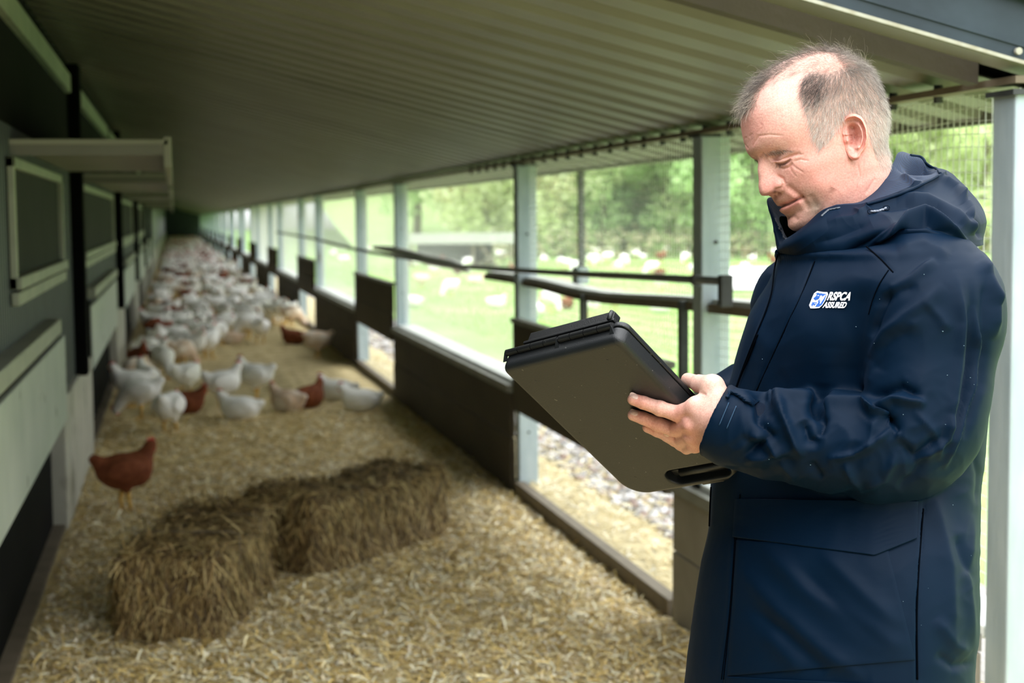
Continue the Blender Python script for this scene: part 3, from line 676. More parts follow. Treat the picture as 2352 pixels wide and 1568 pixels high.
# ears: relief over a traced outline, polar grid
def ear(sgn):
    cx, cy = 962, 735
    out = np.array([(866, 600), (905, 562), (962, 548), (1015, 572), (1048, 630), (1063, 700), (1060, 780), (1040, 838), (1012, 868), (1000, 902), (962, 916), (925, 895), (905, 850), (885, 780), (868, 715), (855, 650)], float)
    ang = np.arctan2(out[:, 1] - cy, out[:, 0] - cx); rad = np.hypot(out[:, 0] - cx, out[:, 1] - cy); o = np.argsort(ang); ang = ang[o]; rad = rad[o]
    n = 160; th = np.linspace(-PI, PI, n, endpoint=False); R_ = np.interp(th, np.r_[ang - 2 * PI, ang, ang + 2 * PI], np.r_[rad, rad, rad])
    for _ in range(3): R_ = (np.roll(R_, 1) + R_ * 2 + np.roll(R_, -1)) / 4
    rs = np.concatenate([np.linspace(0.02, .96, 70), [.985, 1.0, 1.005, .99, .95, .88, .8]]); nr = len(rs)
    G = []
    back = np.clip(np.cos(th), 0, 1)        # towards the back of the head
    up = np.clip(-np.sin(th), 0, 1); dn = np.clip(np.sin(th), 0, 1); fr = np.clip(-np.cos(th), 0, 1)
    for k, r in enumerate(rs):
        x = cx + np.cos(th) * R_ * r; y = cy + np.sin(th) * R_ * r
        base_ = 4 + 15 * (x - 860) / 200
        g = lambda c, s: np.exp(-((r - c) / s) ** 2)
        hel = np.clip(1 - 1.3 * np.clip(dn - .45, 0, 1) - .9 * fr * (1 - up), 0, 1)
        h = 13 * g(.90, .08) * hel
        anti = np.clip(back * 1.2 + .2 * up - .3 * fr, 0, 1) * (1 - .6 * np.clip(dn - .75, 0, 1) * 2)
        h += 9 * g(.60, .10) * anti
        h -= 21 * np.exp(-(r / .40) ** 2.5)                                    # concha bowl
        h -= 13 * np.exp(-(((x - 945) / 30) ** 2 + ((y - 655) / 26) ** 2))         # upper fossa
        h += 9 * np.exp(-(((x - 905) / 16) ** 2 + ((y - 760) / 22) ** 2))         # tragus
        h += 6 * np.exp(-(((x - 985) / 22) ** 2 + ((y - 815) / 14) ** 2))         # antitragus
        h -= 7 * np.exp(-(((x - 940) / 18) ** 2 + ((y - 790) / 16) ** 2))
        h += 3 * np.exp(-(((x - 960) / 34) ** 2 + ((y - 880) / 24) ** 2))         # lobe
        h += 5 * np.exp(-(((x - 900) / 34) ** 2 + ((y - 712) / 8) ** 2))          # helix root
        if k >= nr - 6: h = h - [0, 4, 9, 15, 21, 27][k - nr + 6]
        pq = None
        # side surface of the head at the ear ~ l = 116
        lat = 109 + 33 * np.clip((x - 862) / 135, 0, 1) ** .8 + h * np.clip(.45 + (x - 868) / 90, .45, 1.1) 
        # mix flat onto the head in front of the ear
        pq = np.array([Zinv(1680 + a / 3.408, 100 + b / 3.408, c) for a, b, c in zip(x, y, lat)])
        G.append(np.stack([pq[:, 0], sgn * lat, pq[:, 1]], -1))
    V = np.array(G).reshape(-1, 3); F = loftgrid(n, nr)
    c_ = np.tile(np.array([0.66, 0.33, 0.27]), (len(V), 1)); hgt = np.abs(V[:, 1]) - 117
    rr_ = np.repeat(rs, n); c_ = c_ * (1 - .0 * rr_[:, None])
    f = np.clip((rr_ - .78) / .15, 0, 1)[:, None] * .6; c_ = c_ * (1 - f) + np.array([0.74, 0.25, 0.185]) * f
    f = np.exp(-(rr_ / .38) ** 2)[:, None] * .7; c_ = c_ * (1 - f) + np.array([0.42, 0.16, 0.12]) * f  # concha hollow: shade painted into the skin colour
    return h2w(V), (F if sgn > 0 else F[:, ::-1]), c_
BODY.append(ear(1)); BODY.append(ear(-1))

# ------------------------------------------------------------------ hair
def make_curves(name, pts, rad, cols, m, parent):
    """pts (n,k,3) world, rad (n,k), cols (n,3)"""
    n, k, _ = pts.shape
    c = bpy.data.hair_curves.new(name); c.add_curves([k] * n)
    c.points.foreach_set('position', (pts - np.array(person.location)).astype(np.float32).ravel())
    ra = c.attributes.get('radius') or c.attributes.new('radius', 'FLOAT', 'POINT'); ra.data.foreach_set('value', rad.astype(np.float32).ravel())
    ca = c.attributes.new('col', 'FLOAT_COLOR', 'CURVE'); c4 = np.ones((n, 4), np.float32); c4[:, :3] = cols; ca.data.foreach_set('color', c4.ravel())
    c.materials.append(m); o = bpy.data.objects.new(name, c); COL.objects.link(o); o.parent = parent; return o
m_hair = attrmat('hair', .45, spec=.5)
HNw = HN[:, 0:1] * HF + HN[:, 1:2] * HL + HN[:, 2:3] * HU
r = np.random.default_rng(5)
XZ = 1.0
def to_zoom(P2_):
    # inverse of Z
    A = np.array([[-math.cos(_a) / math.cos(_y), -math.sin(_a) / math.cos(_y)], [-math.sin(_a), math.cos(_a)]])
    d = np.linalg.solve(A, P2_.T).T; return (d[:, 0] + 1885 - 1680) * 3.408, (320 - d[:, 1] - 100) * 3.408
zx_, zy_ = (P2[:, 0] - 1680) * 3.408, (P2[:, 1] - 100) * 3.408
# area weight per vertex so density is even
du = np.linalg.norm(np.roll(HV.reshape(NV, NU, 3), -1, 1) - HV.reshape(NV, NU, 3), axis=2); dv = np.gradient(qv)[:, None]
area = (du * np.abs(dv)).ravel()
def grow(idx, n, length, dirfun, colfun, rad=.00006, k=5, lift=.35, curl=.15):
    pr = area[idx] / area[idx].sum(); ii = r.choice(idx, n, p=pr)
    root = HV[ii] + r.normal(0, 1.0, (n, 3)) * np.array([1, 1, 1]); N = HN[ii]; zx, zy = zx_[ii], zy_[ii]
    d = dirfun(zx, zy, N, ii); d = d - (d * N).sum(1)[:, None] * N; d /= np.linalg.norm(d, axis=1)[:, None] + 1e-9
    d += r.normal(0, curl, (n, 3)); L_ = length(zx, zy) * r.uniform(.6, 1.25, n)
    pts = []; p = root - N * 1.5; dirr = d + N * (lift * r.uniform(.5, 1.6, n))[:, None]
    for j in range(k):
        pts.append(p.copy()); dn_ = dirr / np.linalg.norm(dirr, axis=1)[:, None]; p = p + dn_ * (L_ / (k - 1))[:, None]
        dirr = dirr - N * (lift * .28) + r.normal(0, curl * .6, (n, 3))
    pts = np.stack(pts, 1); rad_ = np.linspace(1, .35, k)[None] * (rad * r.uniform(.7, 1.3, n))[:, None]
    return h2w(pts), rad_, colfun(zx, zy, n)
def zdir(vx, vy):
    """zoom direction to head (p,q)"""
    dx = np.asarray(vx, float); dy = -np.asarray(vy, float)
    return np.stack([(-dx * math.cos(_a) - dy * math.sin(_a)) / math.cos(_y), 0 * dx, -dx * math.sin(_a) + dy * math.cos(_a)], -1)
sid = np.where(inside & (np.abs(HV[:, 1]) > 20))[0]
backi = np.where((HV[:, 0] < -100) & (zy_ < 960) & (HV[:, 2] < 130) & (HV[:, 2] > -130))[0]
sid = np.union1d(sid, backi)
def d_side(zx, zy, N, ii):
    t_ = 1 / (1 + np.exp(-(zx - 860) / 90)); v = -.4 * (1 - t_) + t_ * .3; v = v + .35 * np.clip((620 - zy) / 400, 0, 1) * (-1.0 * (1 - t_) + .4 * t_)
    v = v + .5 * (vnoise(zx, zy, .02, 77) - .5)
    wz = zdir(v, np.ones_like(v)); return wz
def c_side(zx, zy, n):
    g = np.array([0.20, 0.175, 0.155]); wht = np.array([0.62, 0.58, 0.52]); blk = np.array([0.035, 0.027, 0.024])
    f = np.clip((zy - 300) / 420, 0.12, .78) + .0 * zx; dk = np.exp(-(((zx - 640) / 95) ** 2 + ((zy - 330) / 110) ** 2)) + .55 * np.exp(-(((zx - 800) / 120) ** 2 + ((zy - 270) / 80) ** 2)); dk = dk * (.55 + .9 * vnoise(zx, zy, .025, 78))
    t = r.random(n); c = np.where((t < f * (1 - dk))[:, None], wht, g); c = np.where((r.random(n) < dk * .9)[:, None], blk, c)
    return c * r.uniform(.7, 1.25, n)[:, None]
h1 = grow(sid, 36000, lambda a, b: np.where(b > 850, 9, 19) + 6 * np.clip((500 - b) / 300, 0, 1), d_side, c_side, rad=.000075, lift=.45, curl=.13)
# thinning crown: sparse fine hairs
cr_ = np.where(inpoly(P2, ZP([(620, 130), (740, 110), (900, 120), (1060, 200), (1100, 260), (860, 230), (700, 240), (600, 230)])) | (HV[:, 2] > 150))[0]
bk_ = np.where((HV[:, 0] < -60) & (HV[:, 2] > 105))[0]
def d_cr(zx, zy, N, ii): return zdir(np.full(len(zx), -.5), np.full(len(zx), .7)) + r.normal(0, .5, (len(zx), 3)) * 30
h2 = grow(cr_, 5200, lambda a, b: 30 + 0 * a, lambda a, b, N, ii: zdir(-.6 + 0 * a, .45 + 0 * a), lambda a, b, n: np.array([0.12, 0.085, 0.065]) * r.uniform(.6, 2.2, n)[:, None], rad=.00006, curl=.3, lift=.5)
# combed strip over the top
tp_ = np.where((intop & ~inside) & (np.abs(HV[:, 1]) < 70))[0]
tp_ = np.union1d(tp_, np.where((np.abs(HV[:, 1]) < 44) & (HV[:, 2] > 120) & (HV[:, 0] > -120))[0])
def c_top(zx, zy, n):
    a = np.array([0.05, 0.036, 0.028]); b = np.array([0.36, 0.31, 0.25]); f = np.clip((260 - zx) / 300, 0, .6) + .22
    return np.where((r.random(n) < f)[:, None], b, a) * r.uniform(.6, 1.5, n)[:, None]
h3 = grow(tp_, 4200, lambda a, b: 38 + 14 * np.sin(a * .05), lambda a, b, N, ii: zdir(-1.0 + 0 * a, .55 * np.clip((500 - a) / 300, 0, 1) + .1), c_top, rad=.00010, k=7, curl=.36, lift=.62)
# forelock and the dark tuft at the temple
h8 = grow(bk_, 7000, lambda a, b: 26 + 0 * a, lambda a, b, N, ii: zdir(.75 + 0 * a, .55 + 0 * a), lambda a, b, n: np.where((r.random(n) < .3)[:, None], [0.42, 0.38, 0.33], [0.13, 0.10, 0.085]) * r.uniform(.7, 1.3, n)[:, None], rad=.00007, curl=.2, lift=.5)
fl = np.where(inpoly(P2, ZP([(110, 520), (110, 360), (200, 250), (320, 200), (330, 250), (220, 330), (150, 420)])))[0]
h4 = grow(fl, 1500, lambda a, b: 36 + 0 * a, lambda a, b, N, ii: zdir(-.5 + 0 * a, .9 + 0 * a), c_top, rad=.00007, k=6, curl=.3, lift=.5)
tf = np.where(inpoly(P2, ZP([(560, 250), (640, 215), (760, 240), (760, 380), (700, 450), (600, 470), (560, 400)])) & (np.abs(HV[:, 1]) > 30))[0]
h5 = grow(tf, 1100, lambda a, b: 30 + 0 * a, lambda a, b, N, ii: zdir(-.45 + 0 * a, .8 + 0 * a), lambda a, b, n: np.array([0.03, 0.023, 0.02]) * r.uniform(.6, 2, n)[:, None], rad=.00008, k=6, curl=.28, lift=.4)
# brows and lashes
bi = np.where(inpoly(P2, ZP([(245, 868), (290, 838), (345, 826), (440, 832), (470, 850), (400, 850), (330, 868), (270, 872)])) & (np.abs(HV[:, 1]) > 15))[0]
h6 = grow(bi, 1100, lambda a, b: 13 + 0 * a, lambda a, b, N, ii: zdir(.9 + 0 * a, -.25 + 0 * a), lambda a, b, n: np.where((r.random(n) < .25)[:, None], [0.6, 0.55, 0.48], [0.09, 0.065, 0.05]) * r.uniform(.7, 1.3, n)[:, None], rad=.00007, curl=.25, lift=.35)
ei = np.where(inpoly(P2, ZP([(345, 936), (390, 944), (440, 926), (446, 936), (400, 956), (350, 950)])) & (np.abs(HV[:, 1]) > 15))[0]
h7 = grow(ei, 160, lambda a, b: 11 + 0 * a, lambda a, b, N, ii: zdir(-.3 + 0 * a, 1 + 0 * a), lambda a, b, n: np.tile([0.03, 0.02, 0.015], (n, 1)), rad=.00006, curl=.15, lift=.7)
def cat5(*hs):
    k = max(h[0].shape[1] for h in hs); P_ = []; R__ = []; C__ = []
    for a, b, c in hs:
        while a.shape[1] < k:
            a = np.concatenate([a, a[:, -1:] + (a[:, -1:] - a[:, -2:-1]) * .1], 1); b = np.concatenate([b, b[:, -1:] * .5], 1)
        P_.append(a); R__.append(b); C__.append(c)
    return np.concatenate(P_), np.concatenate(R__), np.concatenate(C__)
hair = make_curves('hair', *cat5(h1, h2, h3, h4, h5, h8), m_hair, person); hair['kind'] = 'stuff'; hair['label'] = 'short grey hair, dark at the temple, thin on the crown'
brow = make_curves('eyebrow', *cat5(h6), m_hair, person)
lash = make_curves('eyelash', *cat5(h7), m_hair, person)
# ------------------------------------------------------------------ implicit surfaces (surface nets)
def surfnets(fn, lo, hi, h):
    lo = np.asarray(lo, float); hi = np.asarray(hi, float); n = np.ceil((hi - lo) / h).astype(int) + 1
    ax = [lo[k] + h * np.arange(n[k]) for k in range(3)]
    X, Y, Zz = np.meshgrid(*ax, indexing='ij'); D_ = fn(X, Y, Zz); S = D_ < 0
    c = np.stack([S[i:n[0] - 1 + i, j:n[1] - 1 + j, k:n[2] - 1 + k] for i in (0, 1) for j in (0, 1) for k in (0, 1)], 0)
    cnt = c.sum(0); act = (cnt > 0) & (cnt < 8); idx = -np.ones(act.shape, int); I = np.argwhere(act); idx[act] = np.arange(len(I))
    d = {}; 
    for i in (0, 1):
        for j in (0, 1):
            for k in (0, 1): d[(i, j, k)] = D_[I[:, 0] + i, I[:, 1] + j, I[:, 2] + k]
    acc = np.zeros((len(I), 3)); w_ = np.zeros(len(I))
    E_ = [((a, b, c_), ax_) for ax_ in range(3) for a in (0, 1) for b in (0, 1) for c_ in (0, 1) if (a, b, c_)[ax_] == 0]
    for st_, ax_ in E_:
        en = list(st_); en[ax_] = 1; en = tuple(en); a = d[st_]; b = d[en]; m = (a < 0) != (b < 0); t = np.where(m, a / (a - b + 1e-12), 0)
        p = np.tile(np.array(st_, float), (len(I), 1)); p[:, ax_] += t; acc[m] += p[m]; w_[m] += 1
    V = lo + h * (I + acc / w_[:, None]); F = []
    for ax_ in range(3):
        o = [k for k in range(3) if k != ax_]; sl0 = [slice(None)] * 3; sl1 = [slice(None)] * 3; sl0[ax_] = slice(0, -1); sl1[ax_] = slice(1, None)
        a = S[tuple(sl0)]; b = S[tuple(sl1)]; cr = a != b; q = np.argwhere(cr); q = q[(q[:, o[0]] > 0) & (q[:, o[1]] > 0) & (q[:, o[0]] < n[o[0]] - 1) & (q[:, o[1]] < n[o[1]] - 1)]
        fl = a[tuple(q.T)]; e0 = np.zeros(3, int); e0[o[0]] = 1; e1 = np.zeros(3, int); e1[o[1]] = 1
        g = lambda r_: idx[r_[:, 0], r_[:, 1], r_[:, 2]]
        Q = np.stack([g(q - e0 - e1), g(q - e1), g(q), g(q - e0)], -1)
        if ax_ == 1: fl = ~fl
        Q = np.where(fl[:, None], Q, Q[:, ::-1]); F.append(Q)
    return V, np.concatenate(F)
def smin(a, b, k): h_ = np.clip(.5 + .5 * (b - a) / k, 0, 1); return b * (1 - h_) + a * h_ - k * h_ * (1 - h_)
def cone(X, Y, Zz, a, b, ra, rb):
    a = np.asarray(a, float); b = np.asarray(b, float); d = b - a; L2 = d @ d + 1e-12
    t = np.clip(((X - a[0]) * d[0] + (Y - a[1]) * d[1] + (Zz - a[2]) * d[2]) / L2, 0, 1)
    return np.sqrt((X - a[0] - t * d[0])**2 + (Y - a[1] - t * d[1])**2 + (Zz - a[2] - t * d[2])**2) - (ra + (rb - ra) * t)
def ellip(X, Y, Zz, c, r_, R3=None):
    x, y, z = X - c[0], Y - c[1], Zz - c[2]
    if R3 is not None: x, y, z = [R3[i][0] * x + R3[i][1] * y + R3[i][2] * z for i in range(3)]
    k0 = np.sqrt((x / r_[0])**2 + (y / r_[1])**2 + (z / r_[2])**2); k1 = np.sqrt((x / r_[0]**2)**2 + (y / r_[1]**2)**2 + (z / r_[2]**2)**2); return k0 * (k0 - 1) / (k1 + 1e-9)
# ------------------------------------------------------------------ jacket
def clothmat(name, c1, c2, rough=.58):
    m, n, b = nodes(name); tcn = n.nodes.new('ShaderNodeTexCoord')
    nz = n.nodes.new('ShaderNodeTexNoise'); nz.inputs['Scale'].default_value = 9; nz.inputs['Detail'].default_value = 3
    r_ = n.nodes.new('ShaderNodeValToRGB'); r_.color_ramp.elements[0].color = (*c1, 1); r_.color_ramp.elements[1].color = (*c2, 1)
    n.links.new(tcn.outputs['Object'], nz.inputs['Vector']); n.links.new(nz.outputs['Fac'], r_.inputs[0]); n.links.new(r_.outputs[0], b.inputs['Base Color'])
    b.inputs['Roughness'].default_value = rough; b.inputs['Specular IOR Level'].default_value = .09
    b.inputs['Sheen Weight'].default_value = .015; b.inputs['Sheen Roughness'].default_value = .4; b.inputs['Sheen Tint'].default_value = (.35, .55, 1, 1)
    n2 = n.nodes.new('ShaderNodeTexNoise'); n2.inputs['Scale'].default_value = 1500; n3 = n.nodes.new('ShaderNodeTexNoise'); n3.inputs['Scale'].default_value = 14; n3.inputs['Detail'].default_value = 2
    n.links.new(tcn.outputs['Object'], n2.inputs['Vector']); n.links.new(tcn.outputs['Object'], n3.inputs['Vector'])
    b1 = n.nodes.new('ShaderNodeBump'); b1.inputs['Strength'].default_value = .12; b1.inputs['Distance'].default_value = .0006
    b2 = n.nodes.new('ShaderNodeBump'); b2.inputs['Strength'].default_value = .25; b2.inputs['Distance'].default_value = .008
    n.links.new(n3.outputs['Fac'], b2.inputs['Height']); n.links.new(n2.outputs['Fac'], b1.inputs['Height']); n.links.new(b2.outputs[0], b1.inputs['Normal']); n.links.new(b1.outputs[0], b.inputs['Normal'])
    return m
NAVY = clothmat('navy_shell', (0.0002, 0.0062, 0.0180), (0.0004, 0.0094, 0.0265))
NAVYD = clothmat('navy_dark', (0.002, 0.006, 0.015), (0.003, 0.008, 0.02))
m_ln, n_, b_ = nodes('mesh_lining'); vr = n_.nodes.new('ShaderNodeTexChecker'); vr.inputs['Scale'].default_value = 1.0
tc_ = n_.nodes.new('ShaderNodeTexCoord'); mp_ = n_.nodes.new('ShaderNodeMapping'); mp_.inputs['Scale'].default_value = (760, 760, 760)
n_.links.new(tc_.outputs['Object'], mp_.inputs[0]); n_.links.new(mp_.outputs[0], vr.inputs[0]); vr.inputs['Color1'].default_value = (0.004, 0.022, 0.062, 1); vr.inputs['Color2'].default_value = (0.0015, 0.006, 0.02, 1)
n_.links.new(vr.outputs[0], b_.inputs['Base Color']); b_.inputs['Roughness'].default_value = .8
MESHL = m_ln

class Cloth:
    """displace a surface with folds that were placed by their position in the photograph's view; real relief along the normal"""
    def __init__(s, V, F, toward=True):
        s.V = np.asarray(V, float); s.F = F; s.N = vnorm(s.V, F)
        c = s.V.mean(0)
        if ((s.V - c) * s.N).sum() < 0: s.F = s.F[:, ::-1]; s.N = -s.N
        s.Q = proj(s.V)[:, :2]; s.face = np.clip((s.N @ (-Fv)) * 2.5 + .3, 0, 1); s.D = np.zeros(len(s.V))
    def fold(s, poly, h, sig, taper=True, shear=0.0, pw=2.0):
        """h in mm: positive = ridge"""
        poly = np.asarray(poly, float); lo = poly.min(0) - 4 * sig; hi = poly.max(0) + 4 * sig
        idx = np.where((s.Q[:, 0] > lo[0]) & (s.Q[:, 0] < hi[0]) & (s.Q[:, 1] > lo[1]) & (s.Q[:, 1] < hi[1]) & (s.face > 0))[0]
        if not len(idx): return
        d, sd, t = pdist(s.Q[idx], poly); tp = np.clip(np.minimum(t, 1 - t) * 5, 0, 1) ** .8 if taper else 1.0
        g = np.exp(-(d / sig) ** pw); s.D[idx] += h * .001 * g * tp * s.face[idx]
        if shear: s.D[idx] += shear * .001 * tp * s.face[idx] * sd * (d / sig) * np.exp(-(d / sig) ** 2) * 2.3
    def step(s, poly, h, sig=2.0, reach=60):
        """raised panel edge: right-hand side of the line is h mm proud near the line"""
        poly = np.asarray(poly, float); d, sd, t = pdist(s.Q, poly)
        m = (d < reach) & (t > 0.001) & (t < .999)
        s.D += np.where(m, h * .001 * s.face * np.tanh(sd * d / sig) * .5 * np.exp(-(d / (reach * .4)) ** 2), 0)
    def blob(s, x, y, rx, ry, h):
        s.D += h * .001 * s.face * np.exp(-((s.Q[:, 0] - x) / rx) ** 2 - ((s.Q[:, 1] - y) / ry) ** 2)
    def crumple(s, amp, sc, seed, box=None):
        """faceted crease pattern: ridged noise"""
        a = vnoise(s.Q[:, 0] + 37, s.Q[:, 1] * .8 + 11, sc, seed); b = vnoise(s.Q[:, 0] * .6 + s.Q[:, 1] * .9, s.Q[:, 1] * .5 - s.Q[:, 0] * .5 + 2000, sc * 1.6, seed + 1)
        v = (1 - np.abs(2 * a - 1)) ** 2 * .6 + (1 - np.abs(2 * b - 1)) ** 2 * .4
        m = 1.0
        if box: m = np.exp(-((s.Q[:, 0] - box[0]) / box[2]) ** 4 - ((s.Q[:, 1] - box[1]) / box[3]) ** 4)
        s.D += amp * .001 * (v - .35) * m
    def apply(s):
        s.V = s.V + s.D[:, None] * s.N; s.D[:] = 0; s.N = vnorm(s.V, s.F); return s.V, s.F

def ringloft(keys, nu, nv, delta=0.0, sq=2.3):
    """keys rows: py, L, R, wc (m), hd (m)"""
    K = np.array(keys, float); y = np.interp(np.linspace(0, 1, nv), np.linspace(0, 1, 2), [K[0, 0], K[-1, 0]])
    t = np.linspace(0, 2 * PI, nu, endpoint=False); L = spl(K[:, 0], K[:, 1], y); R = spl(K[:, 0], K[:, 2], y); wc = spl(K[:, 0], K[:, 3], y); hd = spl(K[:, 0], K[:, 4], y)
    c = np.sign(np.cos(t)) * np.abs(np.cos(t)) ** (2 / sq); s = np.sign(np.sin(t + delta)) * np.abs(np.sin(t + delta)) ** (2 / sq)
    px = ((L + R) / 2)[:, None] + ((R - L) / 2)[:, None] * c[None]; w_ = wc[:, None] + hd[:, None] * s[None]
    # keep the outline where the photograph has it although parts of the ring are nearer
    py = np.repeat(y[:, None], nu, 1)
    A = np.stack([px, py, w_], -1); return Pn(A).reshape(-1, 3), loftgrid(nu, nv)
TK = [(556, 1900, 2060, -.01, .075), (575, 1793, 2150, -.01, .165), (600, 1783, 2215, -.01, .19), (640, 1768, 2250, 0, .215), (700, 1732, 2268, 0, .225), (783, 1700, 2274, 0, .225), (850, 1683, 2275, -.012, .22),
      (950, 1655, 2270, -.028, .215), (1040, 1640, 2264, -.04, .212), (1115, 1633, 2254, -.04, .214), (1210, 1628, 2250, -.03, .22), (1280, 1613, 2250, -.015, .225), (1420, 1591, 2250, 0, .228), (1568, 1572, 2240, 0, .232), (1720, 1560, 2232, 0, .235)]
def tubeloft(keys, nu, nv, close_end=False):
    """keys rows: px, py, w, r_plane(px), r_depth(m)"""
    K = np.array(keys, float); s0 = np.concatenate([[0], np.cumsum(np.hypot(np.diff(K[:, 0]), np.diff(K[:, 1])))]); s0 /= s0[-1]
    s = np.linspace(0, 1, nv); c = [spl(s0, K[:, k], s) for k in range(5)]
    C3 = Pn(np.stack([c[0], c[1], c[2]], -1)); T = np.gradient(C3, axis=0); T /= np.linalg.norm(T, axis=1)[:, None]
    A = np.cross(T, -Fv); A /= np.linalg.norm(A, axis=1)[:, None]; B = np.cross(A, T)
    t = np.linspace(0, 2 * PI, nu, endpoint=False)
    V = C3[:, None] + A[:, None] * (c[3] * SPX)[:, None, None] * np.cos(t)[None, :, None] + B[:, None] * c[4][:, None, None] * np.sin(t)[None, :, None]
    return V.reshape(-1, 3), loftgrid(nu, nv), C3, T
SK = [(2050, 610, .08, 60, .05), (2098, 612, .115, 92, .075), (2134, 664, .150, 132, .098), (2150, 720, .165, 150, .105), (2138, 820, .175, 130, .10), (2128, 920, .185, 128, .10), (2106, 992, .19, 124, .098), (2030, 1026, .185, 106, .092),
      (1930, 1020, .170, 97, .083), (1830, 1000, .155, 90, .075), (1752, 994, .145, 84, .066), (1696, 986, .135, 82, .058), (1644, 964, .128, 81, .052)]

# torso and near sleeve as one garment: smooth union of the ring-shaped coat and the sleeve
NOTCH = [((1750, 905, .15), (1758, 958, .225), .017), ((1880, 905, .16), (1876, 958, .24), .016), ((1998, 895, .17), (2052, 985, .285), .014), ((1690, 1085, .15), (1765, 1085, .19), .010), ((1930, 1150, .17), (1985, 1125, .24), .014)]
def coat():
    f4 = np.float32; h_ = .0034
    x0, x1, y0_, y1_, w0, w1 = (1540 - 1950) * SPX, (2350 - 1950) * SPX, (900 - 1730) * SPX, (900 - 480) * SPX, -.27, .315
    KT = np.array(TK, float); skk = np.array(SK, float); s0 = np.concatenate([[0], np.cumsum(np.hypot(np.diff(skk[:, 0]), np.diff(skk[:, 1])))]); s0 /= s0[-1]
    ss = np.linspace(0, 1, 27); C_ = [spl(s0, skk[:, k], ss) for k in range(5)]
    pts = np.stack([(C_[0] - 1950) * SPX, (900 - C_[1]) * SPX, C_[2]], -1); rad = (C_[3] * SPX + C_[4]) / 2
    dl = math.radians(24)
    eT_ = pts[-1] - pts[-2]; eT_ /= np.linalg.norm(eT_)
    def fn(X, Y, W):
        X = X.astype(f4); Y = Y.astype(f4); W = W.astype(f4)
        py = 900 - Y[0, :, 0] / SPX; g = lambda k: spl(KT[:, 0], KT[:, k], py).astype(f4)[None, :, None]
        L, R_, wc, hd = g(1), g(2), g(3), g(4); cx = ((L + R_) / 2 - 1950) * f4(SPX); hx = (R_ - L) / 2 * f4(SPX)
        xn = (X - cx) / hx; wn = (W - wc) / hd; v = (wn - xn * math.sin(dl)) / math.cos(dl)
        rho = (np.abs(xn) ** 2.2 + np.abs(v) ** 2.2) ** (1 / 2.2); dT = (rho - 1) * np.minimum(hx, hd) * .95
        dT = np.maximum(dT, Y - f4((900 - 552) * SPX)); dT = np.maximum(dT, f4((900 - 1722) * SPX) - Y)
        dS = np.full(X.shape, .3, f4); kw = W[0, 0] > -.02
        Xs, Ys, Ws = X[:, :, kw], Y[:, :, kw], W[:, :, kw]; q = None
        for i in range(len(pts) - 1):
            c = cone(Xs, Ys, Ws, pts[i], pts[i + 1], rad[i], rad[i + 1]); q = c if q is None else smin(q, c, .012).astype(f4)
        e = (Xs - pts[-1][0]) * eT_[0] + (Ys - pts[-1][1]) * eT_[1] + (Ws - pts[-1][2]) * eT_[2]
        for (ax, ay, aw), (bx, by, bw), rr_ in NOTCH:
            c = cone(Xs, Ys, Ws, ((ax - 1950) * SPX, (900 - ay) * SPX, aw), ((bx - 1950) * SPX, (900 - by) * SPX, bw), rr_, rr_ * .5); q = -smin(-q, c, .016)
        q = np.maximum(q, e); inner = cone(Xs, Ys, Ws, pts[-1] + eT_ * .02, pts[-4], rad[-1] * .93, rad[-4] * .5); q = np.maximum(q, -inner)
        dS[:, :, kw] = q
        k = np.clip((850 - py) / 200, 0, 1)[None, :, None] * .055 + .006
        # away from the shoulder the arm only rests against the body
        return smin(dT, dS, k.astype(f4)), dT, dS
    res = {}
    def f1(X, Y, W): d, a, b = fn(X, Y, W); return d
    V, F = surfnets(f1, (x0, y0_, w0), (x1, y1_, w1), h_)
    # smooth the nets a little
    for _ in range(4):
        S = np.zeros_like(V); n_ = np.zeros(len(V))
        for a, b in ((0, 1), (1, 2), (2, 3), (3, 0)):
            np.add.at(S, F[:, a], V[F[:, b]]); np.add.at(n_, F[:, a], 1); np.add.at(S, F[:, b], V[F[:, a]]); np.add.at(n_, F[:, b], 1)
        V = V * .45 + S / n_[:, None] * .55
    # distance to the sleeve line decides which folds reach a vertex
    ds = np.full(len(V), 9.0)
    for i in range(len(pts) - 1): ds = np.minimum(ds, cone(V[:, 0], V[:, 1], V[:, 2], pts[i], pts[i + 1], rad[i], rad[i + 1]))
    P3 = np.stack([V[:, 0] / SPX + 1950, 900 - V[:, 1] / SPX, V[:, 2]], -1)
    return Pn(P3), F, np.clip(1 - (ds - .004) / .012, 0, 1)
V, F, SMASK = coat()
tor = Cloth(V, F)
# placket, seams, chest and skirt folds
tor.step([(1788, 570), (1773, 660), (1738, 765), (1699, 865), (1660, 980), (1632, 1110), (1628, 1210)], -3.2, 2.5, 40)
tor.fold([(1871, 597), (1838, 683), (1810, 740), (1774, 818), (1731, 911), (1700, 1000)], -1.6, 2.0, taper=False)
tor.fold([(1740, 765), (1722, 815), (1699, 868), (1690, 893)], -2.5, 2.2)
tor.fold([(1700, 1130), (1690, 1250), (1678, 1400), (1660, 1568), (1655, 1700)], -1.4, 2.0, taper=False)
tor.fold([(1685, 1200), (1672, 1400), (1650, 1568)], .8, 6)
tor.fold([(2125, 1110), (2118, 1200), (2105, 1400), (2106, 1568), (2104, 1700)], -2.6, 2.5, taper=False)   # side seam
tor.step([(2125, 1110), (2118, 1200), (2105, 1400), (2106, 1568)], 2.0, 3, 30)
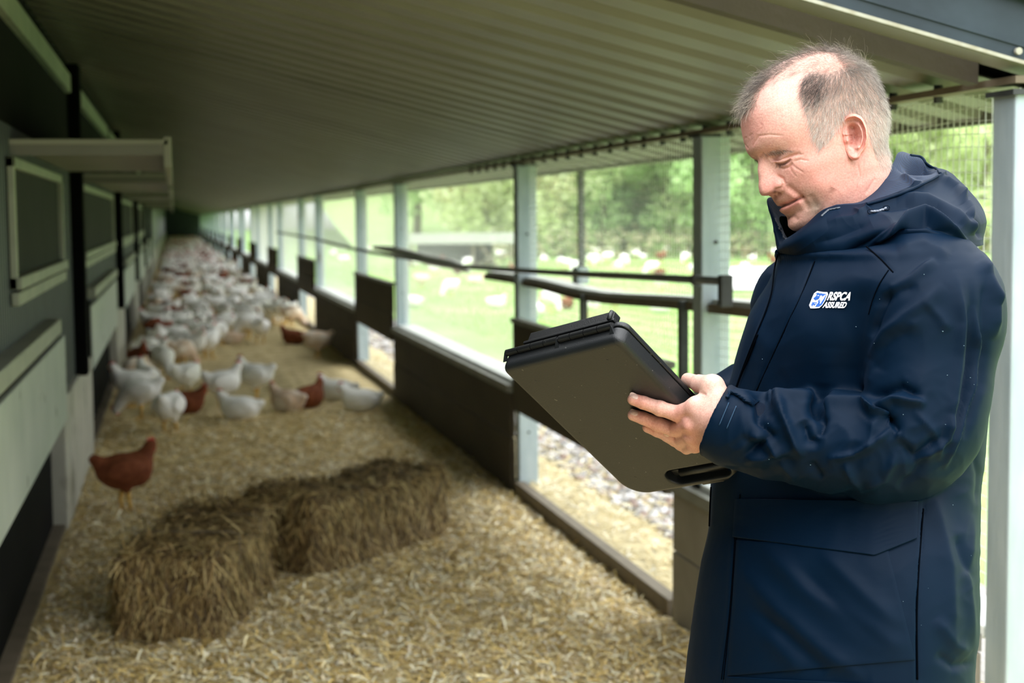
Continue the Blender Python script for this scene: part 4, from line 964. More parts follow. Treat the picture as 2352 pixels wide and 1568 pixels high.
# hanging diagonal folds in the skirt
for (a, h, sg) in (([(1740, 1240), (1860, 1360), (1990, 1440), (2090, 1500)], 5, 26), ([(1700, 1300), (1790, 1400), (1900, 1500), (1990, 1560)], 5, 24), ([(1880, 1260), (1990, 1370), (2070, 1440)], 4, 22), ([(1760, 1450), (1840, 1540)], 3, 18),
                   ([(1830, 1300), (1940, 1410), (2040, 1480)], -4, 20), ([(1720, 1390), (1820, 1470), (1900, 1545)], -3.5, 18), ([(2150, 1420), (2190, 1480), (2230, 1500)], 4, 16), ([(2140, 1120), (2180, 1300), (2190, 1480)], 5, 20), ([(2235, 1180), (2222, 1330), (2236, 1500)], 4, 12),
                   ([(2196, 1230), (2215, 1290), (2230, 1330)], -4, 10), ([(2150, 1500), (2190, 1530), (2240, 1520)], -4, 12), ([(2232, 1020), (2246, 1090), (2240, 1160)], -3, 8)):
    tor.fold(a, h * 1.3, sg * .9, pw=1.6)
tor.fold([(1800, 640), (1850, 760), (1830, 900)], 3, 40); tor.fold([(1905, 800), (1900, 900), (1930, 960)], 4, 30)
tor.fold([(1990, 640), (1960, 760), (1940, 900)], -5, 30); tor.fold([(1715, 720), (1760, 800), (1745, 900)], 2.5, 20)
tor.crumple(1.6, .011, 51); tor.crumple(3.0, .018, 61, (2225, 1280, 45, 330))
tor.D *= (1 - SMASK); _keep = tor.D.copy(); tor.D[:] = 0
_, _, SC3, STn = tubeloft(SK, 12, 620)
slv = tor
for (a, h, sg, sh) in (
    ([(1785, 905), (1800, 960), (1830, 1020), (1848, 1050)], 8, 11, 0), ([(1748, 925), (1745, 965), (1770, 1000), (1700, 1060)], -7, 11, 0), ([(1764, 925), (1778, 905), (1850, 912), (1872, 950)], 6, 13, 0),
    ([(1850, 915), (1880, 950), (1870, 962)], -5, 9, 0), ([(1885, 950), (1910, 925), (1985, 922), (2020, 960)], 7, 12, 0), ([(1890, 955), (1885, 1005)], -6, 9, 0), ([(1845, 965), (1855, 1010), (1885, 1015)], -6, 12, 0),
    ([(1985, 922), (2040, 975), (2070, 1000)], 7, 9, 3), ([(2010, 935), (2050, 910), (2110, 920), (2128, 930)], 7, 12, 2), ([(2000, 915), (2070, 890), (2120, 915)], -7, 12, 0), ([(2040, 980), (2066, 995)], -5, 9, 0),
    ([(1900, 1050), (1960, 1040), (2000, 1020), (2050, 985)], 5, 9, 2), ([(1995, 1030), (2010, 960)], 3, 9, 0), ([(2060, 1010), (2100, 1050), (2165, 1000)], -5, 12, 0), ([(2100, 1060), (2170, 1005), (2180, 950)], 6, 11, 2),
    ([(1700, 1000), (1750, 1040), (1830, 1060)], -4, 12, 0), ([(1720, 1000), (1760, 1010), (1800, 1060)], 5, 11, 0), ([(1700, 1050), (1760, 1050), (1830, 1030)], 4, 10, 0),
    ([(2023, 672), (2092, 637), (2146, 596)], 6, 13, 3), ([(2000, 775), (2022, 715), (2046, 655)], -9, 12, 0), ([(1996, 820), (2034, 758), (2165, 650)], 6, 18, 2), ([(2005, 700), (2060, 668), (2110, 655)], -5, 13, 0),
    ([(1992, 900), (2010, 840), (2080, 760), (2130, 720)], 5, 22, 0), ([(2000, 870), (2040, 800), (2100, 745)], -4, 16, 0), ([(2060, 575), (2120, 560), (2180, 590)], 4, 22, 0), ([(2249, 577), (2286, 678), (2283, 780)], 6, 12, 0),
    ([(2195, 620), (2212, 740), (2200, 850), (2184, 960), (2178, 1010)], 5, 15, 0), ([(2225, 640), (2240, 760), (2225, 900), (2190, 1010)], -4, 14, 0), ([(2262, 620), (2262, 760), (2240, 880)], -4, 10, 0),
    ([(2250, 600), (2290, 700)], 5, 11, 0), ([(2240, 700), (2255, 800), (2235, 900), (2200, 1000), (2170, 1080)], 5, 9, 3), ([(2225, 700), (2230, 840), (2215, 930), (2185, 1010)], -5, 9, 0),
    ([(2270, 760), (2255, 880), (2215, 1010)], -4, 8, 0), ([(2120, 690), (2160, 730), (2180, 760)], 3, 14, 0), ([(2060, 1040), (2030, 1100), (1980, 1120)], 4, 12, 0), ([(1940, 1060), (1960, 1100), (1990, 1130)], 4, 10, 0), ([(2130, 1040), (2100, 1090), (2060, 1120)], -4, 12, 0),
    ([(1860, 1060), (1890, 1100)], -4, 10, 0), ([(1790, 1060), (1830, 1100)], 3, 10, 0), ([(2098, 940), (2150, 1000), (2160, 1060)], 3, 10, 0)):
    slv.fold(a, h * 1.7, sg * .9, shear=sh * 1.3, pw=1.5)
slv.crumple(4.0, .013, 71, (1900, 1000, 330, 150)); slv.crumple(3.4, .022, 75, (1930, 1010, 300, 130)); slv.crumple(1.8, .009, 77)
slv.D *= SMASK
slv.fold([(1990, 565), (2023, 595), (2052, 625)], -1.6, 2.2, taper=False); slv.fold([(2041, 618), (2018, 655), (1994, 722)], -1.3, 2.2)
tor.D += _keep
V, F = tor.apply()
jacket = pmesh('jacket', V, F, NAVY); jacket['label'] = 'navy waterproof jacket with a placket and flap pockets'
sleeve = jacket
# rolled inner edge of the cuff
e3 = SC3[-1]; eT = STn[-1]; A_ = np.cross(eT, -Fv); A_ /= np.linalg.norm(A_); B_ = np.cross(A_, eT)
def cuffring(off, rs, n=160):
    t = np.linspace(0, 2 * PI, n, endpoint=False); return e3 + eT * off + A_ * (80 * SPX * rs) * np.cos(t)[:, None] + B_ * (.052 * rs) * np.sin(t)[:, None]
CR = np.concatenate([cuffring(-.012, 1.03), cuffring(-.001, 1.045), cuffring(.002, 1.0), cuffring(0, .95), cuffring(-.02, .93), cuffring(-.07, .9)])
cuff = pmesh('cuff', CR, loftgrid(160, 6), NAVYD, sleeve)
# far sleeve, mostly behind the body
FK = [(1870, 620, -.16, 70, .08), (1815, 680, -.20, 84, .09), (1790, 770, -.24, 82, .085), (1765, 850, -.25, 80, .08), (1728, 885, -.24, 62, .065), (1694, 888, -.22, 54, .055), (1664, 905, -.20, 46, .05), (1648, 925, -.19, 38, .04), (1644, 932, -.188, 6, .01)]
V, F, fC, fT = tubeloft(FK, 160, 220)
fs = Cloth(V, F); fs.crumple(4, .02, 91); V, F = fs.apply(); far = pmesh('sleeve', V, F, NAVY)

# generic smooth patch from a control net (cols x rows x 3), closed or open in u
def netpatch(net, nu, nv, closed=False):
    net = np.asarray(net, float); a, b, _ = net.shape
    def cm(Pts, n, closed):
        m = len(Pts); seg = m if closed else m - 1; t = np.linspace(0, seg, n, endpoint=not closed); i = np.minimum(t.astype(int), seg - 1); f = (t - i)[:, None]
        g = lambda k: Pts[k % m] if closed else Pts[np.clip(k, 0, m - 1)]
        p0, p1, p2, p3 = g(i - 1), g(i), g(i + 1), g(i + 2)
        return .5 * ((2 * p1) + (-p0 + p2) * f + (2 * p0 - 5 * p1 + 4 * p2 - p3) * f**2 + (-p0 + 3 * p1 - 3 * p2 + p3) * f**3)
    X = cm(net.reshape(a, b * 3), nu, closed).reshape(nu, b, 3); X = X.transpose(1, 0, 2).reshape(b, nu * 3)
    X = cm(X, nv, False).reshape(nv, nu, 3); return X
# cowl = collar and hood lying round the neck; rows: inner edge, rim, shell, bottom
NET = [
 [(1818, 560, -.01), (1809, 547, .0), (1787, 574, .0), (1802, 600, -.06), (1840, 640, -.06)],
 [(1852, 524, .045), (1846, 519, .058), (1826, 556, .07), (1838, 605, .035), (1865, 660, -.01)],
 [(1892, 490, .058), (1888, 484, .074), (1880, 530, .10), (1888, 595, .095), (1910, 660, .05)],
 [(1940, 474, .062), (1935, 471, .080), (1945, 520, .12), (1965, 578, .135), (1985, 650, .08)],
 [(1982, 458, .060), (1984, 466, .085), (2015, 505, .145), (2055, 530, .185), (2085, 590, .15)],
 [(2024, 414, .045), (2050, 446, .088), (2105, 484, .145), (2160, 520, .19), (2190, 575, .18)],
 [(2050, 376, .02), (2110, 424, .075), (2180, 462, .11), (2232, 500, .13), (2250, 565, .12)],
 [(2064, 350, -.01), (2162, 398, .03), (2212, 442, .045), (2264, 500, .04), (2256, 560, .04)],
 [(2085, 356, -.05), (2120, 358, -.03), (2190, 408, -.05), (2240, 480, -.06), (2236, 560, -.06)],
 [(2050, 400, -.075), (2070, 385, -.10), (2110, 440, -.15), (2150, 540, -.20), (2150, 600, -.2)],
 [(1920, 480, -.08), (1915, 470, -.10), (1900, 520, -.15), (1890, 590, -.2), (1890, 650, -.2)],
 [(1840, 500, -.07), (1830, 470, -.085), (1810, 530, -.13), (1800, 600, -.16), (1800, 660, -.16)],
 [(1790, 500, -.045), (1764, 458, -.05), (1775, 500, -.055), (1786, 580, -.07), (1815, 640, -.08)],
 [(1812, 556, -.022), (1800, 545, -.022), (1787, 573, -.02), (1805, 600, -.08), (1840, 640, -.08)]]
X = netpatch(NET, 700, 260, True); V = Pn(X).reshape(-1, 3); F = loftgrid(700, 260)
cw = Cloth(V, F)
v_ = np.repeat(np.linspace(0, 4, 260), 700)
for (a, h, sg, sh) in (([(1990, 560), (2060, 512), (2120, 497), (2180, 520)], 6, 9, 2), ([(1940, 585), (2010, 545), (2080, 500), (2130, 488)], -6, 10, 0), ([(2060, 450), (2130, 455), (2200, 490), (2240, 530)], 6, 13, 2), ([(2000, 480), (2080, 470), (2150, 480), (2210, 520)], -5, 10, 0),
                       ([(2160, 405), (2200, 430), (2212, 470)], 5, 9, 3), ([(2195, 428), (2222, 452), (2220, 470)], -4, 5, 0), ([(2218, 490), (2246, 520), (2252, 550)], -4, 7, 0), ([(1900, 510), (1960, 500), (2000, 480)], 3, 10, 0), ([(1870, 560), (1930, 540), (2000, 510)], -3, 14, 0),
                       ([(2070, 400), (2100, 425), (2125, 428)], 5, 7, 0), ([(2010, 560), (2086, 505), (2125, 497), (2182, 523), (2225, 556)], 8, 7, 4), ([(2000, 585), (2080, 522), (2130, 512), (2185, 540)], -7, 9, 0), ([(2195, 430), (2230, 480), (2238, 540)], 6, 8, 3), ([(2055, 380), (2090, 400), (2120, 415)], -2, 6, 0), ([(1960, 476), (1975, 490), (1990, 478), (2010, 490)], 3, 5, 0)):
    cw.fold(a, h * 1.4, sg * .85, shear=sh, pw=1.5)
cw.blob(2118, 376, 34, 15, -34); cw.fold([(1990, 474), (2060, 452), (2120, 432), (2168, 400)], 5.5, 4.5, taper=False)
cw.fold([(2088, 356), (2130, 362), (2160, 392), (2158, 402)], 4, 4)
cw.crumple(2.4, .016, 101); V, F = cw.apply()
mi = (np.repeat((np.arange(259) < 62)[:, None], 700, 1)).ravel().astype(int)
hoodo = pmesh('hood', V, F, [NAVY, MESHL], mi=mi); hoodo['label'] = 'turned-down hood and collar with a mesh lining'
hoodo.modifiers.new('thick', 'SOLIDIFY').thickness = .003
# rim seam cords
def tubeW(name, pts, r, m, parent, n=6, smooth=True):
    mb = MB(); mb.tube([tuple(np.asarray(p) - np.array(person.location)) for p in pts], r, n); return mb.build(name, m, parent, smooth=smooth)
def on_surf(V, Q, poly, n, off=.001):
    poly = np.asarray(poly, float); L = np.concatenate([[0], np.cumsum(np.hypot(*np.diff(poly, axis=0).T))]); t = np.linspace(0, L[-1], n)
    xy = np.stack([spl(L, poly[:, 0], t), spl(L, poly[:, 1], t)], -1) if len(poly) > 2 else np.stack([np.interp(t, L, poly[:, 0]), np.interp(t, L, poly[:, 1])], -1)
    dep = (V - Cv) @ Fv; z = []
    for p in xy:
        d = (Q[:, 0] - p[0])**2 + (Q[:, 1] - p[1])**2; k = np.where(d < 90)[0]
        if not len(k): k = np.array([np.argmin(d)])
        k = k[dep[k] < dep[k].min() + .012]; w_ = 1 / (d[k] + 2) ** 2; z.append((dep[k] * w_).sum() / w_.sum())
    z = np.array(z); z = np.convolve(np.pad(z, 2, mode='edge'), np.ones(5) / 5, 'valid')
    return np.array([Cv + ray(*p) * (zz - off) for p, zz in zip(xy, z)])
def on_grid(V, Q, poly, n, off=.001, N=None):
    """points on a displaced surface under a polyline of photo pixels (camera-facing side)"""
    poly = np.asarray(poly, float); L = np.concatenate([[0], np.cumsum(np.hypot(*np.diff(poly, axis=0).T))]); t = np.linspace(0, L[-1], n)
    xy = np.stack([np.interp(t, L, poly[:, 0]), np.interp(t, L, poly[:, 1])], -1); out = []
    dep = (V - Cv) @ Fv
    for p in xy:
        d = np.hypot(Q[:, 0] - p[0], Q[:, 1] - p[1]); k = np.where(d < max(4, d.min() * 1.3))[0]; k = k[np.argmin(dep[k])]
        out.append(V[k] + (N[k] if N is not None else -Fv) * off)
    return np.array(out), xy
_vq = proj(cw.V)[:, :2]
for _nm, _pl in (('hood_rim', [(1986, 467), (2020, 458), (2060, 445), (2105, 427), (2140, 411), (2161, 397)]), ('hood_rim', [(2090, 353), (2115, 356), (2140, 370), (2161, 397)])):
    _p, _ = on_grid(cw.V, _vq, _pl, 40, .001); tubeW(_nm, np.array([_p[max(0, i - 2):i + 3].mean(0) for i in range(len(_p))]), .0022, NAVY, hoodo, 8)
# zip teeth on the collar edge
steelw = mat('zip_metal', (0.16, 0.18, 0.22), None, rough=.4, metal=.3)
zt = MB(); VQ = proj(cw.V)[:, :2]
for side in ([(1884, 492), (1900, 478), (1925, 473)], [(1782, 498), (1792, 522), (1803, 545)]):
    pts, _ = on_grid(cw.V, VQ, side, 22, .0025, None)
    for p in pts:
        q = p - np.array(person.location); zt.box((q[0] - .0011, q[0] + .0011), (q[1] - .0011, q[1] + .0011), (q[2] - .0008, q[2] + .0008))
zt.build('zip_teeth', steelw, hoodo)['kind'] = 'stuff'
# drawcord eyelet on the collar: two rings and a flecked cord
cordm = mat('cord_fleck', (0.01, 0.02, 0.05), (0.35, 0.38, 0.45), 900, .6, contrast=(.45, .55))
pts, _ = on_grid(cw.V, VQ, [(1995, 484), (2005, 483), (2020, 480), (2032, 475)], 7, .004)
tubeW('drawcord', pts, .0016, cordm, hoodo)
for k in (0, -1):
    c_ = pts[k]; tt = np.linspace(0, 2 * PI, 15); tubeW('eyelet', [c_ + Rv * .0045 * math.cos(a) + Uv * .0035 * math.sin(a) - Fv * .0005 for a in tt], .0007, NAVYD, hoodo, 5)

# pocket flap, cuff tab, hem flap edge as cut panels lying on the cloth
def surf(V, x, y, tree):
    d = (tree[0][:, 0] - x) ** 2 + (tree[0][:, 1] - y) ** 2; k = np.argpartition(d, 12)[:12]; w_ = 1 / (d[k] + 1); return (tree[1][k] * w_).sum() / w_.sum()
def treeof(V):
    q = proj(V); N = q[:, 2]; return q[:, :2], q[:, 2]
def panel(name, V, N, outline, thick, m, parent, off=.002, n=26, sel=None):
    """outline quad corners in photo px: tl,tr,br,bl -> slab following surface V"""
    fr = N @ (-Fv) > 0.05
    if sel is not None: fr &= sel
    tr = (proj(V[fr])[:, :2], proj(V[fr])[:, 2])
    tl, tr_, br, bl = [np.array(p, float) for p in outline[:4]]; G = []
    for i in range(n):
        v = i / (n - 1); a = tl + (bl - tl) * v; b = tr_ + (br - tr_) * v
        if len(outline) > 4 and True:
            pass
        for j in range(n):
            u = j / (n - 1); p = a + (b - a) * u
            if len(outline) > 4: p = p + np.array(outline[4]) * v * (4 * u * (1 - u) if len(outline) < 6 else max(0, 1 - abs(u - outline[5]) / (outline[5] if u < outline[5] else 1 - outline[5])))
            z = surf(V, p[0], p[1], tr) - off - thick * .5
            G.append(Cv + ray(p[0], p[1]) * z)
    G = np.array(G); F = loftgrid(n, n, closed=False)
    o = pmesh(name, G, F, m, parent); o.modifiers.new('thick', 'SOLIDIFY').thickness = thick; o.modifiers['thick'].offset = 0
    b_ = o.modifiers.new('bevel', 'BEVEL'); b_.width = thick * .35; b_.segments = 2; b_.limit_method = 'ANGLE'
    return o
panel('pocket_flap', tor.V, tor.N, [(1690, 1145), (2108, 1150), (2106, 1236), (1684, 1233), (0, 40), .77], .004, NAVY, jacket, .002, 44, SMASK < .3)
panel('pocket_flap', tor.V, tor.N, [(1670, 1553), (2100, 1575), (2100, 1640), (1668, 1640)], .003, NAVY, jacket, .001, 24, SMASK < .3)
panel('pocket_bag', tor.V, tor.N, [(1692, 1240), (2040, 1262), (2102, 1515), (1672, 1552)], .002, NAVY, jacket, .0005, 40, SMASK < .3)
panel('cuff_tab', slv.V, slv.N, [(1674, 894), (1744, 922), (1722, 934), (1666, 912)], .004, NAVY, sleeve, .006, 16, SMASK > .6)
tabg = mat('hook_tape', (0.004, 0.008, 0.016), (0.012, 0.02, 0.035), 400, .95)
panel('cuff_tape', slv.V, slv.N, [(1676, 924), (1690, 932), (1668, 984), (1654, 976)], .0015, tabg, sleeve, .0035, 14, SMASK > .6)
stitch = mat('stitching', (0.01, 0.05, 0.11), None, rough=.7)
SQ = proj(slv.V)[:, :2]
for L_ in ([(1674, 924), (1652, 976)], [(1691, 932), (1669, 984)]):
    tubeW('stitching', on_surf(slv.V, SQ, L_, 12, .0018), .0006, stitch, sleeve, 5)
SEAM = mat('seam_thread', (0.0002, 0.001, 0.0028), None, rough=.9, spec=.03)
_sel = SMASK < .4; _tv = tor.V[_sel]; _tq = SQ[_sel]
for L_, r_ in (([(1787, 578), (1780, 610), (1771, 676), (1755, 725), (1738, 765), (1699, 865), (1689, 893)], .0012), ([(1871, 600), (1838, 683), (1810, 740), (1774, 818), (1731, 911)], .0009),
              ([(1740, 768), (1722, 815), (1699, 868), (1690, 893)], .0016), ([(1700, 1135), (1690, 1250), (1678, 1400), (1662, 1560)], .0009), ([(1688, 1230), (1676, 1400), (1657, 1560)], .0007),
              ([(2126, 1115), (2118, 1200), (2106, 1400), (2107, 1560)], .0014), ([(1633, 1118), (1631, 1160), (1629, 1208)], .0013)):
    tubeW('seam', on_surf(_tv, _tq, L_, 50, .0004), r_, SEAM, jacket, 6)
for L_, r_ in (([(1990, 566), (2023, 595), (2052, 626)], .0011), ([(2041, 620), (2020, 652), (2004, 690), (1995, 722)], .0009)):
    tubeW('seam', on_surf(tor.V, SQ, L_, 40, .0004), r_, SEAM, jacket, 6)
# chest logo: emblem and lettering as print lying on the cloth
white = mat('logo_white', (0.82, 0.85, 0.92), None, rough=.5); blue = mat('logo_blue', (0.02, 0.12, 0.5), None, rough=.5)
fr = (tor.N @ (-Fv) > .05) & (SMASK < .3); TT = (proj(tor.V[fr])[:, :2], proj(tor.V[fr])[:, 2])
def LZ(x, y): return 1840 + x / 16.8, 640 + y / 16.8
def print_poly(name, polys, m, off, parent):
    """flat printed shapes (zoom coords) draped on the jacket"""
    cu = bpy.data.curves.new('t', 'CURVE'); cu.dimensions = '2D'; cu.fill_mode = 'BOTH'
    for pl in polys:
        s_ = cu.splines.new('POLY'); s_.points.add(len(pl) - 1); s_.use_cyclic_u = True
        for k, (x, y) in enumerate(pl): s_.points[k].co = (x, -y, 0, 1)
    return drape(cu, name, m, off, parent, lambda x, y: LZ(x, -y))
def drape(cu, name, m, off, parent, fn):
    o = bpy.data.objects.new('tmp', cu); COL.objects.link(o); dg = bpy.context.evaluated_depsgraph_get(); me = bpy.data.meshes.new_from_object(o.evaluated_get(dg))
    bpy.data.objects.remove(o)
    n = len(me.vertices); co = np.zeros(n * 3, np.float32); me.vertices.foreach_get('co', co); co = co.reshape(-1, 3)
    out = []
    for x, y, z in co:
        px, py = fn(x, y); d = surf(None, px, py, TT) - off; out.append(Cv + ray(px, py) * d - np.array(person.location))
    me.vertices.foreach_set('co', np.array(out, np.float32).ravel()); me.update(); me.name = name; me.materials.clear(); me.materials.append(m)
    oo = bpy.data.objects.new(name, me); COL.objects.link(oo); oo.parent = parent; return oo
print_poly('logo_emblem', [[(620, 470), (820, 505), (1015, 515), (1042, 600), (930, 850), (820, 1020), (700, 1125), (520, 1142), (360, 1138), (308, 1020), (420, 740), (495, 565)]], white, .0022, jacket)
print_poly('logo_emblem_print', [
    [(578, 545), (640, 550), (665, 530), (690, 555), (750, 570), (780, 545), (800, 572), (950, 580), (978, 630), (930, 600), (860, 655), (810, 665), (775, 620), (730, 650), (700, 745), (640, 790), (560, 820), (500, 800), (475, 745), (540, 700), (605, 615)],
    [(948, 640), (975, 640), (900, 830), (800, 1000), (690, 1070), (540, 1080), (600, 990), (660, 925), (650, 850), (700, 800), (735, 815), (740, 880), (715, 960), (740, 975), (790, 890), (880, 760)],
    [(440, 885), (480, 910), (610, 900), (590, 960), (500, 1030), (470, 1000), (450, 1000), (440, 1080), (410, 1040), (390, 1000), (420, 940)]], blue, .0027, jacket)
print_poly('logo_emblem_detail', [[(615, 670), (640, 635), (680, 630), (700, 665), (660, 655)], [(690, 850), (720, 840), (730, 865), (700, 868)], [(510, 960), (560, 930), (580, 940), (545, 975)]], white, .0031, jacket)
for name, txt, x0, x1, y0, y1, sk in (('logo_lettering', 'RSPCA', 985, 1875, 835, 500, .42), ('logo_lettering', 'ASSURED', 815, 1700, 1125, 885, .42)):
    cu = bpy.data.curves.new('t', 'FONT'); cu.body = txt; cu.offset = .042; cu.space_character = 1.02
    o = bpy.data.objects.new('tmp', cu); COL.objects.link(o); dg = bpy.context.evaluated_depsgraph_get(); me = bpy.data.meshes.new_from_object(o.evaluated_get(dg)); xs = [v.co.x for v in me.vertices]; ys = [v.co.y for v in me.vertices]; bpy.data.objects.remove(o)
    a0, a1, b0, b1 = min(xs), max(xs), min(ys), max(ys)
    def fn(x, y, a0=a0, a1=a1, b0=b0, b1=b1, x0=x0, x1=x1, y0=y0, y1=y1, sk=sk):
        u = (x - a0) / (a1 - a0); v = (y - b0) / (b1 - b0); yy = y0 + (y1 - y0) * v; return LZ(x0 + (x1 - x0) * u + (y0 - yy) * sk, yy + 10 * u)
    drape(cu, name, white, .0024, jacket, fn)
# dust and lint specks
r = np.random.default_rng(3); mb = MB()
for k in range(34):
    x, y = r.uniform(1700, 2250), r.uniform(600, 1550); V_, Q_ = (slv.V, SQ) if 1990 < x and y < 1000 else (tor.V, None)
    if Q_ is None: Q_ = proj(tor.V)[:, :2]
    p, _ = on_grid(V_, Q_, [(x, y), (x + 1, y)], 1, .0006); q = p[0] - np.array(person.location); e = r.uniform(.0002, .00055)
    mb.box((q[0] - e, q[0] + e), (q[1] - e, q[1] + e), (q[2] - e * .6, q[2] + e * .6))
lint = mb.build('lint', mat('lint', (0.25, 0.4, 0.5), None), jacket); lint['kind'] = 'stuff'
# trousers and boots below the jacket
trm = mat('dark_trousers', (0.012, 0.014, 0.02), (0.02, 0.022, 0.03), 10, .85)
def worldring(cx, cy, z, rx, ry, n=40):
    t = np.linspace(0, 2 * PI, n, endpoint=False); return np.stack([cx + rx * np.cos(t), cy + ry * np.sin(t), np.full(n, z)], -1)
hip = P(1900, 1640, 0.0)
for sgn in (-1, 1):
    cx, cy = hip[0] - .03 * sgn, hip[1] - .10 * sgn
    R_ = np.concatenate([worldring(cx, cy, z, a, a * 1.05) for z, a in ((.84, .095), (.78, .095), (.6, .08), (.48, .075), (.3, .07), (.12, .072), (.06, .075))])
    pmesh('trouser_leg', R_, loftgrid(40, 7), trm)
    bt_ = MB(); lx, ly = cx - person.location[0], cy - person.location[1]
    V = []; 
    for z, l0, l1, wd in ((0.0, .20, .09, .05), (.03, .205, .095, .054), (.07, .17, .09, .05), (.11, .10, .075, .046), (.2, .06, .065, .045)):
        for t in np.linspace(0, 2 * PI, 24, endpoint=False):
            c = math.cos(t); V.append((lx - (l0 if c > 0 else l1) * c, ly + wd * math.sin(t) - .04 * c, z))
    bt_.add(V, [(k * 24 + j, k * 24 + (j + 1) % 24, k * 24 + 24 + (j + 1) % 24, k * 24 + 24 + j) for k in range(4) for j in range(24)] + [tuple(range(24))[::-1]])
    bt_.build('boot', MT['black'], person, smooth=True)
# ------------------------------------------------------------------ clipboard case
TLw = 0.035
cA = np.array([.732, .193, .653]) * .222; cB = np.array([.613, -.605, -.508]) * .3355; cN = np.cross(cA, cB)
def unit(v): return v / np.linalg.norm(v)
LA, LB = np.linalg.norm(cA), np.linalg.norm(cB)
cA = unit(cA); cB = unit(cB - cA * (cB @ cA)); cN = unit(np.cross(cA, cB))
if cN[1] < 0: cN = -cN
toW = np.stack([Rv, Uv, -Fv], 1)
kA, kB, kN = toW @ cA, toW @ cB, toW @ cN
K0 = P(1147, 848, TLw); pass
def c2w(a, b, n): return K0 + kA * a + kB * b + kN * n
clip = empty('clipboard_case', tuple(float(v) for v in c2w(LA / 2, LB / 2, 0)))
tag(clip, 'black plastic clipboard storage case with a hinged end, held up in the left hand', 'clipboard')
def cmesh(name, V, F, m, parent=None, **k):
    V = np.asarray(V, float); Wd = K0 + V[:, 0:1] * kA + V[:, 1:2] * kB + V[:, 2:3] * kN
    F = F if np.dot(np.cross(kA, kB), kN) > 0 else (F[:, ::-1] if isinstance(F, np.ndarray) else F)
    return mesh_np(name, Wd - np.array(clip.location), F, m, parent or clip, **k)
def rbox(X, Y, Zz, c, hs, r_):
    qx, qy, qz = np.abs(X - c[0]) - hs[0] + r_, np.abs(Y - c[1]) - hs[1] + r_, np.abs(Zz - c[2]) - hs[2] + r_
    return np.sqrt(np.maximum(qx, 0)**2 + np.maximum(qy, 0)**2 + np.maximum(qz, 0)**2) + np.minimum(np.maximum(qx, np.maximum(qy, qz)), 0) - r_
def rrect(X, Y, c, hs, r_):
    qx, qy = np.abs(X - c[0]) - hs[0] + r_, np.abs(Y - c[1]) - hs[1] + r_
    return np.sqrt(np.maximum(qx, 0)**2 + np.maximum(qy, 0)**2) + np.minimum(np.maximum(qx, qy), 0) - r_
TH = .026
def f_tray(X, Y, Zz):
    # big-radius corners towards the hand end, edge rounding
    rc = np.where(Y > LB * .5, .040, .014); d2 = rrect(X, Y, (LA / 2, LB / 2), (LA / 2, LB / 2), rc) 
    e = .0095; dz = np.abs(Zz - TH / 2) - TH / 2
    q1 = d2 + e; q2 = np.where(Zz < TH / 2, dz + e, dz + .002); e2 = np.where(Zz < TH / 2, e, .002)
    q1 = d2 + e2; body_ = np.sqrt(np.maximum(q1, 0)**2 + np.maximum(q2, 0)**2) + np.minimum(np.maximum(q1, q2), 0) - e2
    slot = rrect(X, Y, (LA * .66, LB - .030), (.056, .0175), .0175); cut = np.maximum(slot, Zz - .017)
    cut_soft = -smin(-body_, cut, .004)
    return cut_soft
V, F = surfnets(f_tray, (-.004, -.004, -.004), (LA + .004, LB + .004, TH + .004), .0016)
def plastic(name, c1, c2, rough=.42):
    m = mat(name, c1, c2, 7, rough, 0, .12, 700, spots=(150, .72, .74, (0.12, 0.12, 0.11)), spec=.5); return m
PL = plastic('black_plastic', (0.007, 0.0085, 0.010), (0.012, 0.0135, 0.014)); PLD = plastic('black_plastic_dark', (0.005, 0.0055, 0.006), (0.009, 0.0095, 0.01), .35)
tray = cmesh('tray', V, F, PL)
def f_lid(X, Y, Zz):
    rc = np.where(Y > LB * .5, .040, .014); d2 = rrect(X, Y, (LA / 2, LB / 2), (LA / 2 + .0006, LB / 2 + .0006), rc); z0, z1 = TH + .0012, TH + .011
    e = .005; dz = np.abs(Zz - (z0 + z1) / 2) - (z1 - z0) / 2; top = Zz > (z0 + z1) / 2; e2 = np.where(top, e, .001)
    return np.sqrt(np.maximum(d2 + e2, 0)**2 + np.maximum(dz + e2, 0)**2) + np.minimum(np.maximum(d2 + e2, dz + e2), 0) - e2
V, F = surfnets(f_lid, (-.005, -.005, TH - .003), (LA + .005, LB + .005, TH + .015), .0016)
cmesh('lid', V, F, PL)
class CB(MB):
    def build2(s, name, m, parent=None, smooth=False, bevel=0):
        V = np.array(s.v); Wd = K0 + V[:, 0:1] * kA + V[:, 1:2] * kB + V[:, 2:3] * kN - np.array(clip.location)
        s.v = [tuple(v) for v in Wd]
        o = s.build(name, m, parent or clip, smooth=smooth, bevel=bevel); return o
hb = CB()
nseg = 8; a0, a1 = .006, LA * .925
for k in range(nseg):
    s0 = a0 + (a1 - a0) * k / nseg + .0006; s1 = a0 + (a1 - a0) * (k + 1) / nseg - .0006
    if k == 4: s0 += .003
    b_ = CB().tube([(s0, -.003, TH + .0005), (s1, -.003, TH + .0005)], .0052, 14); b_.build2('hinge_knuckle', PLD, clip, smooth=False)
CB().tube([(a0, -.003, TH + .0005), (a1, -.003, TH + .0005)], .0032, 10).build2('hinge_pin', PLD)
for k in (0, 4, 8):
    s = a0 + (a1 - a0) * k / nseg
    g = CB(); g.add([(s - .0045, .0005, TH - .013), (s + .0045, .0005, TH - .013), (s, -.0075, TH - .0015), (s, .001, TH - .0015)], [(0, 1, 2), (1, 3, 2), (0, 2, 3), (0, 3, 1)]); g.build2('hinge_gusset', PL)
